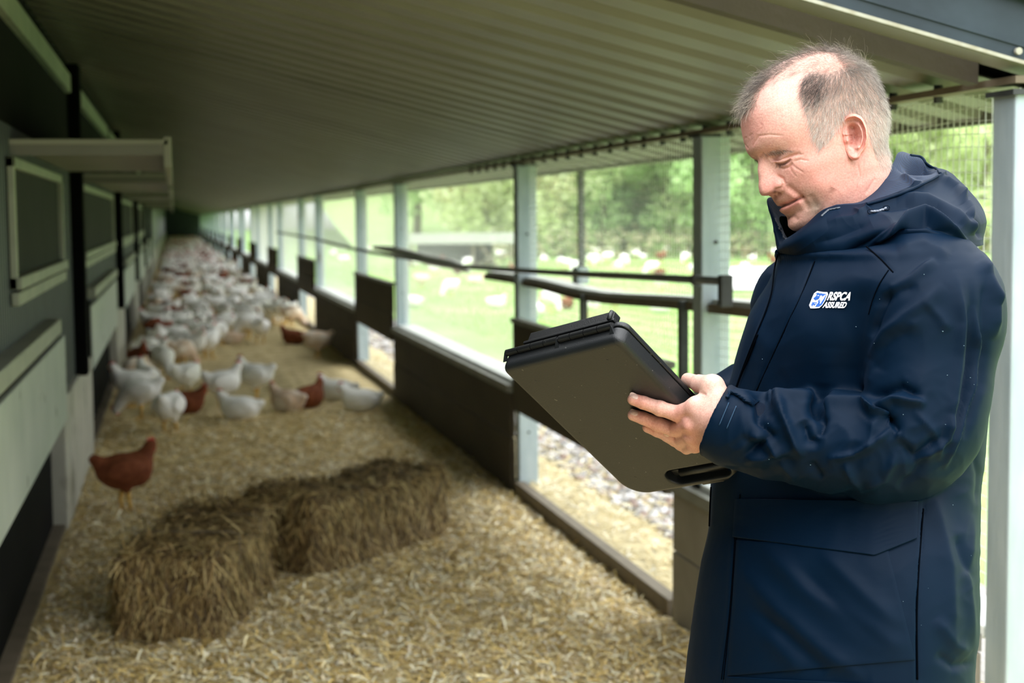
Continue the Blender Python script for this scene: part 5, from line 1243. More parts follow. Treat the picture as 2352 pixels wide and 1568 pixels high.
# paper clip block standing above the lid at the hinge end
cbk = CB(); cbk.box((LA * .19, LA * .90), (-.004, .012), (TH + .010, TH + .029)); cbk.build2('clip_block', PLD, bevel=.002)
CB().box((LA * .16, LA * .92), (-.005, .03), (TH + .0095, TH + .014)).build2('clip_plate', PLD, bevel=.001)
CB().tube([(LA * .885, -.006, TH + .012), (LA * .885, -.005, TH + .027)], .0032, 10).build2('clip_spring', PL, smooth=True)
# handle bar in the slot and latch
CB().box((LA * .42, LA * .90), (LB - .033, LB - .019), (.0125, .0165)).build2('handle_recess', PLD, bevel=.002)
CB().tube([(LA * .49, LB - .026, .013), (LA * .86, LB - .026, .013)], .0072, 14).build2('handle_bar', PLD, smooth=True)
CB().box((LA * .60, LA * .88), (LB - .0065, LB + .002), (.0035, .016)).build2('latch', PLD, bevel=.0015)
for (x, y) in ((.17, .12), (.80, .10), (.10, .50), (.18, .86), (.9, .5)):
    CB().tube([(LA * x, LB * y, .0004), (LA * x, LB * y, -.0003)], .0022, 12).build2('moulding_mark', PL)
# ------------------------------------------------------------------ left hand
def clipw(px, py, off=0.0):
    """point on the case's back plane under a pixel, lifted by off towards the viewer"""
    rr = ray(px, py); t = ((K0 - Cv) @ kN) / (rr @ kN); return Cv + rr * t - kN * off
def onback(px, py, r_): 
    q = clipw(px, py, r_ * .93)
    return q
HO = P(1575, 950, .14)
for _q in ((1456, 906), (1519, 926), (1563, 998), (1600, 938), (1588, 978), (1596, 1018)): pass

def loc(p): d = np.asarray(p) - HO; return np.array([d @ Rv, d @ Uv, d @ -Fv])
fing = {
 'index': [((1458, 907), .0084), ((1481, 913), .0094), ((1519, 925), .0102), ((1560, 936), .0115)],
 'middle': [((1458, 943), .0084), ((1481, 949), .0092), ((1515, 962), .0100), ((1552, 972), .0110)],
 'ring': [((1491, 972), .0078), ((1512, 979), .0086), ((1539, 989), .0093), ((1565, 998), .0104)],
 'little': [((1531, 996), .0064), ((1550, 1005), .0070), ((1566, 1012), .0078), ((1580, 1019), .0086)]}
kn = {'index': ((1602, 936, .126), .0140), 'middle': ((1592, 972, .120), .0135), 'ring': ((1592, 1000, .104), .0125), 'little': ((1596, 1020, .086), .0112)}
FJ = {}
for k, L_ in fing.items():
    FJ[k] = [(loc(onback(*q, rr)), rr) for q, rr in L_] + [(loc(P(*kn[k][0])), kn[k][1])]
wr0 = loc(P(1646, 962, .132)); wr1 = loc(P(1700, 985, .125))
th0, th1, th2, th3 = loc(P(1648, 925, .130)), loc(P(1636, 888, .126)), loc(P(1606, 881, .094)), loc(P(1580, 872, .058))
def f_hand(X, Y, Zz):
    d = None; pm = None
    for k, J in FJ.items():
        f_ = None
        for i in range(len(J) - 1):
            c = cone(X, Y, Zz, J[i][0], J[i + 1][0], J[i][1], J[i + 1][1]); f_ = c if f_ is None else smin(f_, c, .0022)
        f_ = smin(f_, cone(X, Y, Zz, J[2][0] + np.array([0, 0, .0008]), J[2][0] + np.array([0, 0, .0009]), J[2][1] * 1.03, J[2][1] * 1.03), .003)
        m = cone(X, Y, Zz, J[-1][0], wr0, J[-1][1], .022); f_ = smin(f_, m, .007); pm = m if pm is None else smin(pm, m, .012)
        d = f_ if d is None else smin(d, f_, .0035)
    d = smin(d, pm, .002)
    t_ = smin(cone(X, Y, Zz, wr0, th0, .020, .021), cone(X, Y, Zz, th0, th1, .0205, .0165), .008); t_ = smin(t_, cone(X, Y, Zz, th1, th2, .0165, .0125), .006); t_ = smin(t_, cone(X, Y, Zz, th2, th3, .0118, .0100), .004)
    d = smin(d, t_, .007); d = smin(d, cone(X, Y, Zz, FJ['index'][-1][0], th0, .0135, .017), .010)
    d = smin(d, cone(X, Y, Zz, wr0, wr1, .029, .030), .012)
    return d
V, F = surfnets(f_hand, (-.095, -.085, -.20), (.10, .075, .05), .0014)
Wd = HO + V[:, 0:1] * Rv + V[:, 1:2] * Uv - V[:, 2:3] * Fv
hq = Cloth(Wd, F)
def knuck(pts):
    for (x, y, rx, ry, h) in pts: hq.blob(x, y, rx, ry, h)
knuck([(1521, 925, 9, 8, .9), (1515, 961, 8, 8, .9), (1541, 988, 7, 6, .7), (1581, 984, 12, 9, 1.6), (1590, 1008, 10, 8, 1.3), (1597, 951, 16, 10, .8), (1572, 1000, 5, 4, -.6), (1572, 957, 10, 4, -1.0), (1575, 990, 6, 4, -.8)])
for L_ in ([(1519, 918), (1516, 928), (1520, 936)], [(1524, 918), (1522, 928), (1526, 937)], [(1511, 955), (1512, 963), (1517, 970)], [(1517, 956), (1518, 964), (1522, 971)], [(1536, 984), (1538, 990), (1541, 995)], [(1482, 908), (1481, 918)], [(1480, 944), (1479, 954)], [(1612, 904), (1622, 906)]):
    hq.fold(L_, -.55, 2.0)
hq.fold([(1608, 905), (1616, 903), (1623, 907)], -1.2, 3)
hq.crumple(.25, .06, 121)
V_, F_ = hq.apply(); Q = proj(V_)[:, :2]
hc = np.tile(np.array([0.68, 0.38, 0.305]), (len(V_), 1))
def hmix(c, f):
    global hc
    f = np.clip(f, 0, 1)[:, None]; hc = hc * (1 - f) + np.array(c) * f
def hg(x, y, s): return np.exp(-((Q[:, 0] - x)**2 + (Q[:, 1] - y)**2) / s**2)
hmix((0.66, 0.24, 0.185), .5 * hg(1465, 912, 20) + .5 * hg(1470, 948, 24) + .45 * hg(1548, 978, 26) + .35 * hg(1562, 945, 22) + .45 * hg(1600, 1010, 30) + .5 * hg(1500, 978, 22) + .25 * hg(1580, 985, 20))
hmix((0.78, 0.52, 0.43), .5 * hg(1610, 900, 40) + .25 * hg(1640, 880, 30))
hmix((0.50, 0.24, 0.18), .35 * np.clip(vnoise(Q[:, 0], Q[:, 1], .12, 9) - .55, 0, 1) * 2)
BODY.append((V_, F_, hc))
nailm = mat('nail', (0.66, 0.42, 0.35), (0.72, 0.50, 0.42), 40, .25)
for k, (x, y, a, ln, wd) in {'index': (1456, 908, .50, .0068, .0042), 'middle': (1456, 946, .45, .0066, .0043), 'ring': (1488, 973, .5, .0060, .0036), 'little': (1531, 997, .5, .0045, .0028)}.items():
    q = Q; fr_ = (hq.N @ (-Fv)) > .2; G = []
    da = np.array([-math.cos(a), -math.sin(a)]); db = np.array([-da[1], da[0]]); rr = np.linspace(0, 1, 9); tt = np.linspace(0, 2 * PI, 24, endpoint=False)
    Qf = Q[fr_]; Vf = V_[fr_]; dep = (Vf - Cv) @ Fv
    for r1 in rr:
        for t in tt:
            cs, sn = math.cos(t), math.sin(t); cs = np.sign(cs) * abs(cs) ** .75; sn = np.sign(sn) * abs(sn) ** .75
            p = np.array([x, y + 1]) + (da * cs * ln + db * sn * wd) * r1 / SPX
            dd = (Qf[:, 0] - p[0])**2 + (Qf[:, 1] - p[1])**2; kx = np.argsort(dd)[:8]; z = np.average(dep[kx], weights=1 / (dd[kx] + .5)); G.append(Cv + ray(*p) * (z - .0007 * (1 - r1**4)))
    pmesh('fingernail', np.array(G), loftgrid(24, 9), nailm)
# right hand behind the case, resting on its far edge
def Pl(x, y, w_): return P(x, y + 60, w_ - .06)
def f_rh(X, Y, Zz):
    a = loc(Pl(1668, 886, -.13)); b = loc(Pl(1640, 893, -.115)); d = cone(X, Y, Zz, a, b, .026, .024)
    for (x1, y1, w1, x2, y2, w2) in ((1618, 880, -.10, 1590, 872, -.085), (1616, 890, -.108, 1586, 886, -.098), (1616, 900, -.116, 1588, 898, -.108), (1618, 909, -.124, 1594, 908, -.118)):
        p1, p2 = loc(Pl(x1, y1, w1)), loc(Pl(x2, y2, w2)); d = smin(d, smin(cone(X, Y, Zz, b, p1, .0125, .0095), cone(X, Y, Zz, p1, p2, .0095, .0075), .002), .003)
    return smin(d, cone(X, Y, Zz, a, loc(Pl(1640, 868, -.09)), .014, .009), .005)
V, F = surfnets(f_rh, (-.03, -.08, -.40), (.13, .06, -.22), .0025)
Wd = HO + V[:, 0:1] * Rv + V[:, 1:2] * Uv - V[:, 2:3] * Fv
BODY.append((Wd, F, np.tile(np.array([0.74, 0.42, 0.32]), (len(Wd), 1))))
# ------------------------------------------------------------------ hens
def fmat(name, c1, c2, sc=18): return mat(name, c1, c2, sc, .85, 0, .35, 60, spec=.2)
WHITE = fmat('white_feathers', (0.86, 0.85, 0.78), (0.94, 0.935, 0.89)); BROWN = fmat('brown_feathers', (0.13, 0.035, 0.014), (0.24, 0.075, 0.03)); TAN = fmat('mixed_feathers', (0.62, 0.42, 0.26), (0.86, 0.80, 0.70), 9)
RED = mat('comb_red', (0.55, 0.035, 0.02), (0.68, 0.07, 0.04), 20, .5); YEL = mat('shank_yellow', (0.62, 0.36, 0.06), (0.72, 0.46, 0.12), 20, .6); BEAK = mat('beak', (0.62, 0.45, 0.2), None)
def hen_mesh(pose, h=.012):
    """hen facing +x, feet at the origin; returns body mesh data and joints"""
    if pose == 'stand': bz, hd, nb = .215, (.155, 0, .345), (.10, 0, .25)
    elif pose == 'peck': bz, hd, nb = .225, (.205, 0, .07), (.13, 0, .18)
    elif pose == 'lie': bz, hd, nb = .085, (.165, 0, .20), (.11, 0, .12)
    else: bz, hd, nb = .20, (.15, 0, .26), (.10, 0, .235)
    def fn(X, Y, Z_):
        d = ellip(X, Y, Z_, (0, 0, bz), (.135, .098, .098)); d = smin(d, ellip(X, Y, Z_, (.075, 0, bz + .005), (.08, .085, .088)), .03)
        d = smin(d, cone(X, Y, Z_, (-.09, 0, bz + .02), (-.15, 0, bz + (.075 if pose != 'lie' else .045)), .060, .030), .03)
        for s_ in (-1, 1): d = smin(d, ellip(X, Y, Z_, (-.01, s_ * .082, bz + .012), (.10, .028, .062)), .012)
        d = smin(d, cone(X, Y, Z_, nb, hd, .056, .030), .035); d = smin(d, ellip(X, Y, Z_, hd, (.030, .022, .024)), .010)
        if pose != 'lie':
            for s_ in (-1, 1): d = smin(d, cone(X, Y, Z_, (.0, s_ * .04, bz - .05), (.01, s_ * .04, bz - .105), .036, .018), .015)
        return d
    V, F = surfnets(fn, (-.26, -.12, max(-.02, min(bz - .14, hd[2] - .05))), (.26, .12, hd[2] + .05 if pose != 'peck' else .36), h)
    V[:, 2] = np.maximum(V[:, 2], .002); lb = np.arange(len(V))
    while True:
        m_ = lb[F].min(1); nl = lb.copy()
        for c_ in range(4): np.minimum.at(nl, F[:, c_], m_)
        if (nl == lb).all(): break
        lb = nl
    big = np.bincount(lb).argmax(); kp = lb == big; ix = np.cumsum(kp) - 1; F = ix[F[kp[F[:, 0]]]]; V = V[kp]
    return V, F, hd, bz
def make_hen(pose, fm, h=.012, parts=True):
    V, F, hd, bz = hen_mesh(pose, h)
    sg = -1 if pose == 'peck' else 1
    root = empty('hen')
    V = V + (np.random.default_rng(1).normal(0, .0012, V.shape) if parts else 0)
    mesh_np('body', V, F, fm, root)
    dx, dz = (.6, -.8) if pose == 'peck' else (1, 0)
    ux, uz = -dz, dx
    def hp(a, b, y=0): return (hd[0] + dx * a + (-dz if pose == 'peck' else 0) * b, y, hd[2] + dz * a + (dx if pose == 'peck' else 1) * b)
    cm = MB(); pr = [(-.022, .018), (-.016, .042), (-.006, .030), (0, .048), (.010, .032), (.018, .044), (.026, .018)]
    n = len(pr); vs = [hp(a, b, .003) for a, b in pr] + [hp(a, b, -.003) for a, b in pr] + [hp(-.02, .01, .003), hp(.024, .01, .003), hp(-.02, .01, -.003), hp(.024, .01, -.003)]
    fs_ = [tuple([2 * n] + list(range(n)) + [2 * n + 1])[::-1], tuple([2 * n + 2] + list(range(n, 2 * n)) + [2 * n + 3])] + [(i, i + 1, n + i + 1, n + i) for i in range(n - 1)]
    cm.add(vs, fs_); cm.build('comb', RED, root)
    for s_ in (-1, 1):
        MB().tube([hp(.018, -.012, s_ * .008), hp(.018, -.026, s_ * .009), hp(.016, -.038, s_ * .008)], [.006, .008, .004], 6).build('wattle', RED, root, smooth=True)
    MB().tube([hp(.022, 0), hp(.036, -.003), hp(.046, -.009)], [.010, .006, .001], 6).build('beak', BEAK, root, smooth=True)
    if pose != 'lie':
        for s_ in (-1, 1):
            l = MB(); x0 = .01 if s_ > 0 else .035; x0 -= .012
            l.tube([(.01, s_ * .04, bz - .10), (x0 - .006, s_ * .042, .06), (x0 + .004, s_ * .042, .012)], [.016, .009, .008], 6)
            for a in (-.5, 0, .5): l.tube([(x0, s_ * .042, .010), (x0 + .055 * math.cos(a), s_ * .042 + .055 * math.sin(a), .005)], [.006, .003], 5)
            l.tube([(x0, s_ * .042, .010), (x0 - .03, s_ * .042, .005)], [.005, .003], 5)
            l.build('leg', YEL, root, smooth=True)
    return root
def join_hen(root, name):
    """one light mesh with material slots for birds too small to show their parts"""
    V = []; F = []; mi = []; mats = []; off = 0
    for ch in root.children:
        me = ch.data; 
        if ch.name.startswith(('beak', 'wattle')): continue
        if me.materials[0] not in mats: mats.append(me.materials[0])
        k = mats.index(me.materials[0]); V += [tuple(v.co) for v in me.vertices]
        for p in me.polygons: F.append(tuple(i + off for i in p.vertices)); mi.append(k)
        off += len(me.vertices)
    me = bpy.data.meshes.new(name); me.from_pydata(V, [], F)
    for m_ in mats: me.materials.append(m_)
    me.polygons.foreach_set('material_index', mi); me.polygons.foreach_set('use_smooth', [True] * len(F)); me.update(); return me
POSES = ['stand', 'peck', 'lie', 'low']
protos = {}
for fm, key in ((WHITE, 'white'), (BROWN, 'brown'), (TAN, 'mixed')):
    for p in POSES: protos[(key, p)] = make_hen(p, fm)
lowm = {}
for fm, key in ((WHITE, 'white'), (BROWN, 'brown'), (TAN, 'mixed')):
    for p in POSES:
        r_ = make_hen(p, fm, .022, False); lowm[(key, p)] = join_hen(r_, 'hen')
        for ch in list(r_.children): bpy.data.objects.remove(ch)
        bpy.data.objects.remove(r_)
tinym = {}
for fm, key in ((WHITE, 'white'), (BROWN, 'brown')):
    for p in POSES:
        r_ = make_hen(p, fm, .038, False); tinym[(key, p)] = join_hen(r_, 'hen')
        for ch in list(r_.children): bpy.data.objects.remove(ch)
        bpy.data.objects.remove(r_)
used = set()
def hen(px, py, col, pose, face, label, group='hens on the litter floor', z=0.0, sc=1.0, loc=None):
    """face in degrees: 0 = to the right of the picture, 90 = away from the camera"""
    p = onZ(px, py, z) if loc is None else loc
    k = (col, pose)
    o = protos[k] if k not in used else copy_tree(protos[k])
    used.add(k)
    o.location = (float(p[0]), float(p[1]), float(p[2]) if loc is not None else z + float(floor_z(p[0], p[1])) * .6); o.rotation_euler = (0, 0, math.radians(face) - _psi); o.scale = (sc, sc, sc)
    tag(o, label, 'hen', group); return o
def _drop_unused():
    for k, o in protos.items():
        if k not in used:
            for c in list(o.children): bpy.data.objects.remove(c)
            bpy.data.objects.remove(o)
H_ = [
 (285, 1172, 'brown', 'stand', 30, 'brown hen with a red comb walking alone in front of the flock'),
 (390, 996, 'white', 'low', 80, 'white hen sitting nearest of the left flock, just beyond the lone brown hen'),
 (328, 962, 'white', 'peck', 180, 'white hen feeding towards the left wall behind the nearest sitting hen'),
 (422, 950, 'brown', 'lie', 0, 'small brown hen crouching behind the nearest sitting white hen'),
 (337, 925, 'white', 'stand', 120, 'plump cream-white hen standing in the middle of the left group'),
 (282, 938, 'white', 'stand', 200, 'white hen with yellow legs standing close to the pale wall plinth'),
 (427, 912, 'white', 'low', 60, 'tall white hen on long legs right of the left group, head lowered'),
 (510, 938, 'white', 'stand', 35, 'left white hen of the pair standing beak to beak'),
 (592, 918, 'white', 'stand', 165, 'right white hen of the pair standing beak to beak'),
 (556, 964, 'white', 'lie', 178, 'white hen lying flat in front of the beak-to-beak pair'),
 (664, 945, 'mixed', 'lie', 150, 'hen with mixed white and tan feathers resting on open straw'),
 (708, 935, 'brown', 'lie', 60, 'light brown hen resting behind the mixed white and tan hen'),
 (780, 920, 'white', 'lie', 170, 'white hen with raised red comb lying near the side boards'),
 (832, 946, 'white', 'lie', 185, 'white hen lying closest to the dark side boards'),
 (309, 842, 'white', 'low', 90, 'round white hen seen from behind next to the left wall'),
 (345, 866, 'white', 'stand', 10, 'greyish white hen half hidden behind the cream-white hen'),
 (375, 872, 'white', 'peck', 300, 'white hen facing the camera with lowered head in the left group'),
 (397, 808, 'white', 'low', 20, 'fluffy white hen seen from behind, upper one of two overlapping'),
 (390, 838, 'white', 'low', 150, 'fluffy white hen below its overlapping neighbour in the left group'),
 (443, 832, 'white', 'stand', 330, 'slim white hen turned sideways right of the overlapping two'),
 (432, 768, 'white', 'low', 100, 'small white hen left of the three in a row behind the left group'),
 (468, 774, 'white', 'low', 80, 'small white hen in the middle of the three in a row'),
 (503, 796, 'white', 'low', 90, 'single round white hen seen from behind on clear straw'),
 (568, 762, 'white', 'peck', 340, 'white hen feeding alone on the open straw beyond the pair'),
 (349, 744, 'white', 'lie', 170, 'white hen lying against the plinth behind the left group'),
 (648, 748, 'white', 'stand', 70, 'tall white hen left of the cluster under the side boards'),
 (682, 742, 'white', 'stand', 200, 'white hen in front of the cluster under the side boards'),
 (700, 706, 'white', 'stand', 110, 'brightest white hen on top of the cluster by the side boards'),
 (700, 752, 'mixed', 'peck', 20, 'cream and tan hen feeding in the cluster by the side boards'),
 (677, 790, 'brown', 'lie', 160, 'brown hen lying in shade below the cluster by the side boards'),
 (732, 822, 'mixed', 'low', 190, 'hen standing in the dark shade beside the first solid boards'),
 (614, 662, 'white', 'low', 90, 'bright white hen catching light from an opening further back'),
 (240, 872, 'brown', 'stand', 300, 'brown hen looking out of the pop hole in the left wall'),
 (246, 905, 'mixed', 'peck', 250, 'pale hen below the brown one at the left wall pop hole')]
for h_ in H_:
    pt = onZ(h_[0], h_[1], 0)
    if pt[0] < XL + .24: pt[0] = XL + .24
    if pt[0] > XW - .26: pt[0] = XW - .26
    hen(*h_, loc=np.array([pt[0], pt[1], float(floor_z(pt[0], pt[1])) * .6]))
# the dense flock further back
r = np.random.default_rng(21); spots = [tuple(onZ(h_[0], h_[1], 0)[:2]) for h_ in H_]; n_ = 0; tries = 0
def lowhen(x, y, z, col, pose, rz, sc, label, group):
    o = bpy.data.objects.new('hen', lowm[(col, pose)]); COL.objects.link(o); o.location = (x, y, z); o.rotation_euler = (0, 0, rz); o.scale = (sc, sc, sc); tag(o, label, 'hen', group); return o
flock = []
while len(flock) < 205 and tries < 90000:
    tries += 1; Yd = 16.3 + 30 * r.random() ** 1.25; Xd = r.uniform(XL + .28, XW - .27)
    px, py, _ = proj((Xd, Yd, 0)); 
    if Yd < 22 and px > 600: continue
    if Yd < 19 and px > 490: continue
    if any((Xd - a)**2 + (Yd - b)**2 < (.2 + .003 * Yd)**2 for a, b in spots): continue
    spots.append((Xd, Yd)); c = r.random(); col = 'white' if c < .82 else ('brown' if c < .92 else 'mixed'); pose = POSES[int(r.integers(0, 4))]; flock.append((Xd, Yd, col, pose))
for Xd, Yd, col, pose in flock:
    zone = 'middle' if Yd < 26 else ('distant' if Yd < 38 else 'farthest')
    lowhen(Xd, Yd, float(floor_z(Xd, Yd)) * .5, col, pose, r.uniform(0, 2 * PI), r.uniform(.92, 1.08), {'middle': f'blurred {col} hen in the crowded part of the flock behind the open straw', 'distant': f'blurred {col} hen in the dense flock further down the corridor', 'farthest': f'tiny blurred {col} hen in the carpet of birds near the far end'}[zone], f'{col} hens in the {zone} flock')
def flockmesh(name, n, yr, label, seed, xr=(XL + .3, XW - .3), zf=None):
    rr = np.random.default_rng(seed); mes = [tinym[('white', p)] for p in POSES] + [tinym[('brown', 'stand')]]; VV = []; FF = []; MI = []; off = 0; mats = [WHITE, RED, YEL, BROWN]
    for k in range(n):
        me = mes[int(rr.choice([0, 1, 2, 3, 4], p=[.25, .2, .2, .25, .1]))]; nv = len(me.vertices); co = np.zeros(nv * 3, np.float32); me.vertices.foreach_get('co', co); co = co.reshape(-1, 3)
        a = rr.uniform(0, 2 * PI); R_ = np.array([[math.cos(a), -math.sin(a), 0], [math.sin(a), math.cos(a), 0], [0, 0, 1]]); x, y = rr.uniform(*xr), yr[0] + (yr[1] - yr[0]) * rr.random() ** .8
        VV.append(co @ R_.T + np.array([x, y, 0 if zf is None else zf(x, y)]))
        for p in me.polygons: FF.append(tuple(i + off for i in p.vertices)); MI.append(mats.index(me.materials[p.material_index]))
        off += nv
    me = bpy.data.meshes.new(name); me.from_pydata(np.concatenate(VV).tolist(), [], FF)
    for m_ in mats: me.materials.append(m_)
    me.polygons.foreach_set('material_index', MI); me.polygons.foreach_set('use_smooth', [True] * len(FF)); o = bpy.data.objects.new(name, me); COL.objects.link(o); tag(o, label, 'hens', kind='stuff'); return o
flockmesh('hen_flock', 950, (44, 114), 'mass of white hens filling the floor at the dark far end', 5)
# hens outside on the grass
OUT = [(969, 664, 'mixed', 'low', 200, 'white and tan hen on the grass next to the third post'),
 (1036, 684, 'white', 'peck', 220, 'large white hen head down on the grass, middle of the first long mesh panel'), (951, 706, 'white', 'lie', 150, 'white hen low on the grass beside the third post'),
 (1139, 706, 'white', 'lie', 330, 'white hen lying on the grass left of the second post'), (1092, 656, 'mixed', 'lie', 10, 'broad white and tan hen on the grass under the pipe'),
 (1265, 715, 'white', 'peck', 310, 'big white hen on the grass just above the clipboard'), (1300, 706, 'brown', 'lie', 60, 'brown hen beside the big white hen above the clipboard'),
 (1232, 722, 'white', 'lie', 90, 'small white hen right of the second post on the grass'), (1360, 728, 'white', 'low', 90, 'white hen partly behind the top of the clipboard'),
 (1411, 712, 'mixed', 'low', 40, 'white hen with a tan neck under the batten, middle of the opening'), (1518, 718, 'white', 'lie', 180, 'wide white hen lying left of the vertical guide'),
 (1520, 668, 'white', 'low', 160, 'white hen between the pipe and the batten'), (1420, 630, 'white', 'stand', 70, 'white hen standing above the pipe before the dark trunks'),
 (1297, 622, 'white', 'low', 15, 'bright white hen left of the winch rack above the pipe'), (1250, 612, 'white', 'stand', 100, 'white hen next to the second post above the pipe'),
 (1514, 632, 'brown', 'lie', 180, 'brown and white hen above the pipe near the first post'), (1000, 634, 'white', 'low', 200, 'small white hen on the grass just below the sagging rolled curtain'),
 (1150, 600, 'white', 'stand', 160, 'white hen standing under the open end of the range shelter'), (1112, 606, 'white', 'low', 20, 'white hen in front of the range shelter struts'),
 (790, 610, 'white', 'low', 20, 'white hen on the grass seen through the second long mesh panel, lower right'), (765, 596, 'white', 'stand', 70, 'small white hen on the grass seen through the second long mesh panel, upper left'),
 (793, 582, 'white', 'low', 70, 'white hen furthest up in the second long mesh panel'), (842, 585, 'white', 'low', 0, 'white hen on the grass in the narrow panel between fourth and third posts')]
for k, (px, py, col, pose, fc, lab) in enumerate(OUT):
    q = onZ(px, py, .04); hen(px, py, col, pose, fc, lab, 'hens out on the grass', loc=np.array([q[0], q[1], float(field_z(q[0], q[1])) + .005]), sc=1.08)
for k in range(34):
    px = r.uniform(930, 1900); Yd = r.uniform(34, 56); q = onY(px, 560, Yd); x = float(q[0])
    lowhen(x, Yd, float(field_z(x, Yd)) + .02, 'white' if r.random() < .8 else 'brown', POSES[int(r.integers(0, 4))], r.uniform(0, 6), 1.1, 'small blurred hen scattered along the far edge of the field before the trees', 'hens along the far edge of the field')
_drop_unused()
# ------------------------------------------------------------------ straw bales
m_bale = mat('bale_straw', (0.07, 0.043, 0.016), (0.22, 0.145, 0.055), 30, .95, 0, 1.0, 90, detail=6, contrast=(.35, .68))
def bale(c0, c1, wdt, hgt, label, seed):
    """c0,c1: the two near bottom corners (world xy); the bale lies to the left/away of that edge"""
    c0 = np.array(c0, float); c1 = np.array(c1, float); u = c1 - c0; L_ = np.linalg.norm(u); u /= L_; v = np.array([-u[1], u[0]])
    root = empty('straw_bale', (c0[0], c0[1], 0)); tag(root, label, 'straw bale', 'straw bales on the floor')
    n = 26; rr = np.random.default_rng(seed)
    def fn(X, Y, Z_): return rbox(X, Y, Z_, (L_ / 2, wdt / 2, hgt / 2), (L_ / 2, wdt / 2, hgt / 2), .05)
    V, F = surfnets(fn, (-.03, -.03, -.03), (L_ + .03, wdt + .03, hgt + .03), .018)
    N = vnorm(V, F)
    if ((V - V.mean(0)) * N).sum() < 0: F = F[:, ::-1]; N = -N
    d = .035 * (vnoise(V[:, 0] * 1 + V[:, 2], V[:, 1] + V[:, 2] * .7, 7, seed) - .5) + .02 * (vnoise(V[:, 0] + V[:, 2], V[:, 1] * 1.1 - V[:, 2], 22, seed + 1) - .5)
    for s_ in np.linspace(.15, .85, 6) * L_: d -= .008 * np.exp(-((V[:, 0] - s_) / .012)**2)
    V = V + N * d[:, None]; V[:, 2] = np.maximum(V[:, 2], 0.0); V[:, 2] *= 1 + .05 * np.sin(V[:, 0] * 5 + seed)
    R3 = np.array([[u[0], v[0], 0], [u[1], v[1], 0], [0, 0, 1]])
    W = V @ R3.T; mesh_np('bale_body', W, F, m_bale, root)
    # twine
    for s_ in (.32, .68):
        q = []
        for (a, b) in ((0, -.004), (hgt, -.004), (hgt + .012, .03), (hgt + .012, wdt - .03), (hgt, wdt + .004), (0, wdt + .004)): q.append((R3 @ np.array([s_ * L_, b, max(a, .01)])))
        MB().tube(q, .003, 5).build('twine', MT['batten'], root)
    # straws on the surface
    m = 15000; k = rr.choice(len(V), m, p=None); up = N[k][:, 2]; keep = N[k][:, 2] > -.4; k = k[keep]; m = len(k)
    base_ = V[k] + N[k] * rr.uniform(-.004, .012, (m, 1)) + rr.normal(0, .006, (m, 3)); side = np.abs(N[k][:, 2]) < .6
    dr = rr.normal(0, 1, (m, 3)); dr[side] = np.array([0, 0, -1.0]) + rr.normal(0, .38, (side.sum(), 3)); dr[~side] *= np.array([1, 1, .2])
    dr -= (dr * N[k]).sum(1)[:, None] * N[k] * .8; dr += N[k] * rr.uniform(-.05, .28, (m, 1)); dr /= np.linalg.norm(dr, axis=1)[:, None]
    l = rr.uniform(.02, .07, m) * np.where(rr.random(m) < .05, 1.8, 1); sd = np.cross(dr, N[k] + rr.normal(0, .3, (m, 3))); sd /= np.linalg.norm(sd, axis=1)[:, None] + 1e-9; w_ = rr.uniform(.0012, .003, m)
    p0 = base_; p1 = base_ + dr * l[:, None] * .5 + N[k] * .003; p2 = base_ + dr * l[:, None]; p2[:, 2] = np.maximum(p2[:, 2], .012); p1[:, 2] = np.maximum(p1[:, 2], .01)
    G = np.stack([p0 - sd * w_[:, None], p0 + sd * w_[:, None], p1 - sd * w_[:, None], p1 + sd * w_[:, None], p2 - sd * w_[:, None] * .5, p2 + sd * w_[:, None] * .5], 1).reshape(-1, 3) @ R3.T
    b_ = np.arange(m)[:, None] * 6; Fs = np.concatenate([b_ + np.array([0, 1, 3, 2]), b_ + np.array([2, 3, 5, 4])], 1).reshape(-1, 4)
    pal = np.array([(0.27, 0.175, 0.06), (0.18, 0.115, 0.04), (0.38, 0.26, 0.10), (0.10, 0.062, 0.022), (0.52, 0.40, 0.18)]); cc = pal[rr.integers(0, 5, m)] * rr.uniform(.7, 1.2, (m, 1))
    o = mesh_np('straw', G, Fs, m_straw, root, smooth=False, attrs={'col': np.repeat(cc, 6, 0)}); o['kind'] = 'stuff'
    return root
A_ = onZ(505, 1478); B_ = A_ + np.array([.27, .93, 0])
bale(A_[:2], B_[:2], .40, .34, 'nearer straw bale with its square end towards the camera', 3)
A_ = onZ(724, 1330); B_ = onZ(1032, 1228)
bale(A_[:2], B_[:2], .42, .335, 'farther straw bale touching the corner of the nearer one, shaggy right end', 8)
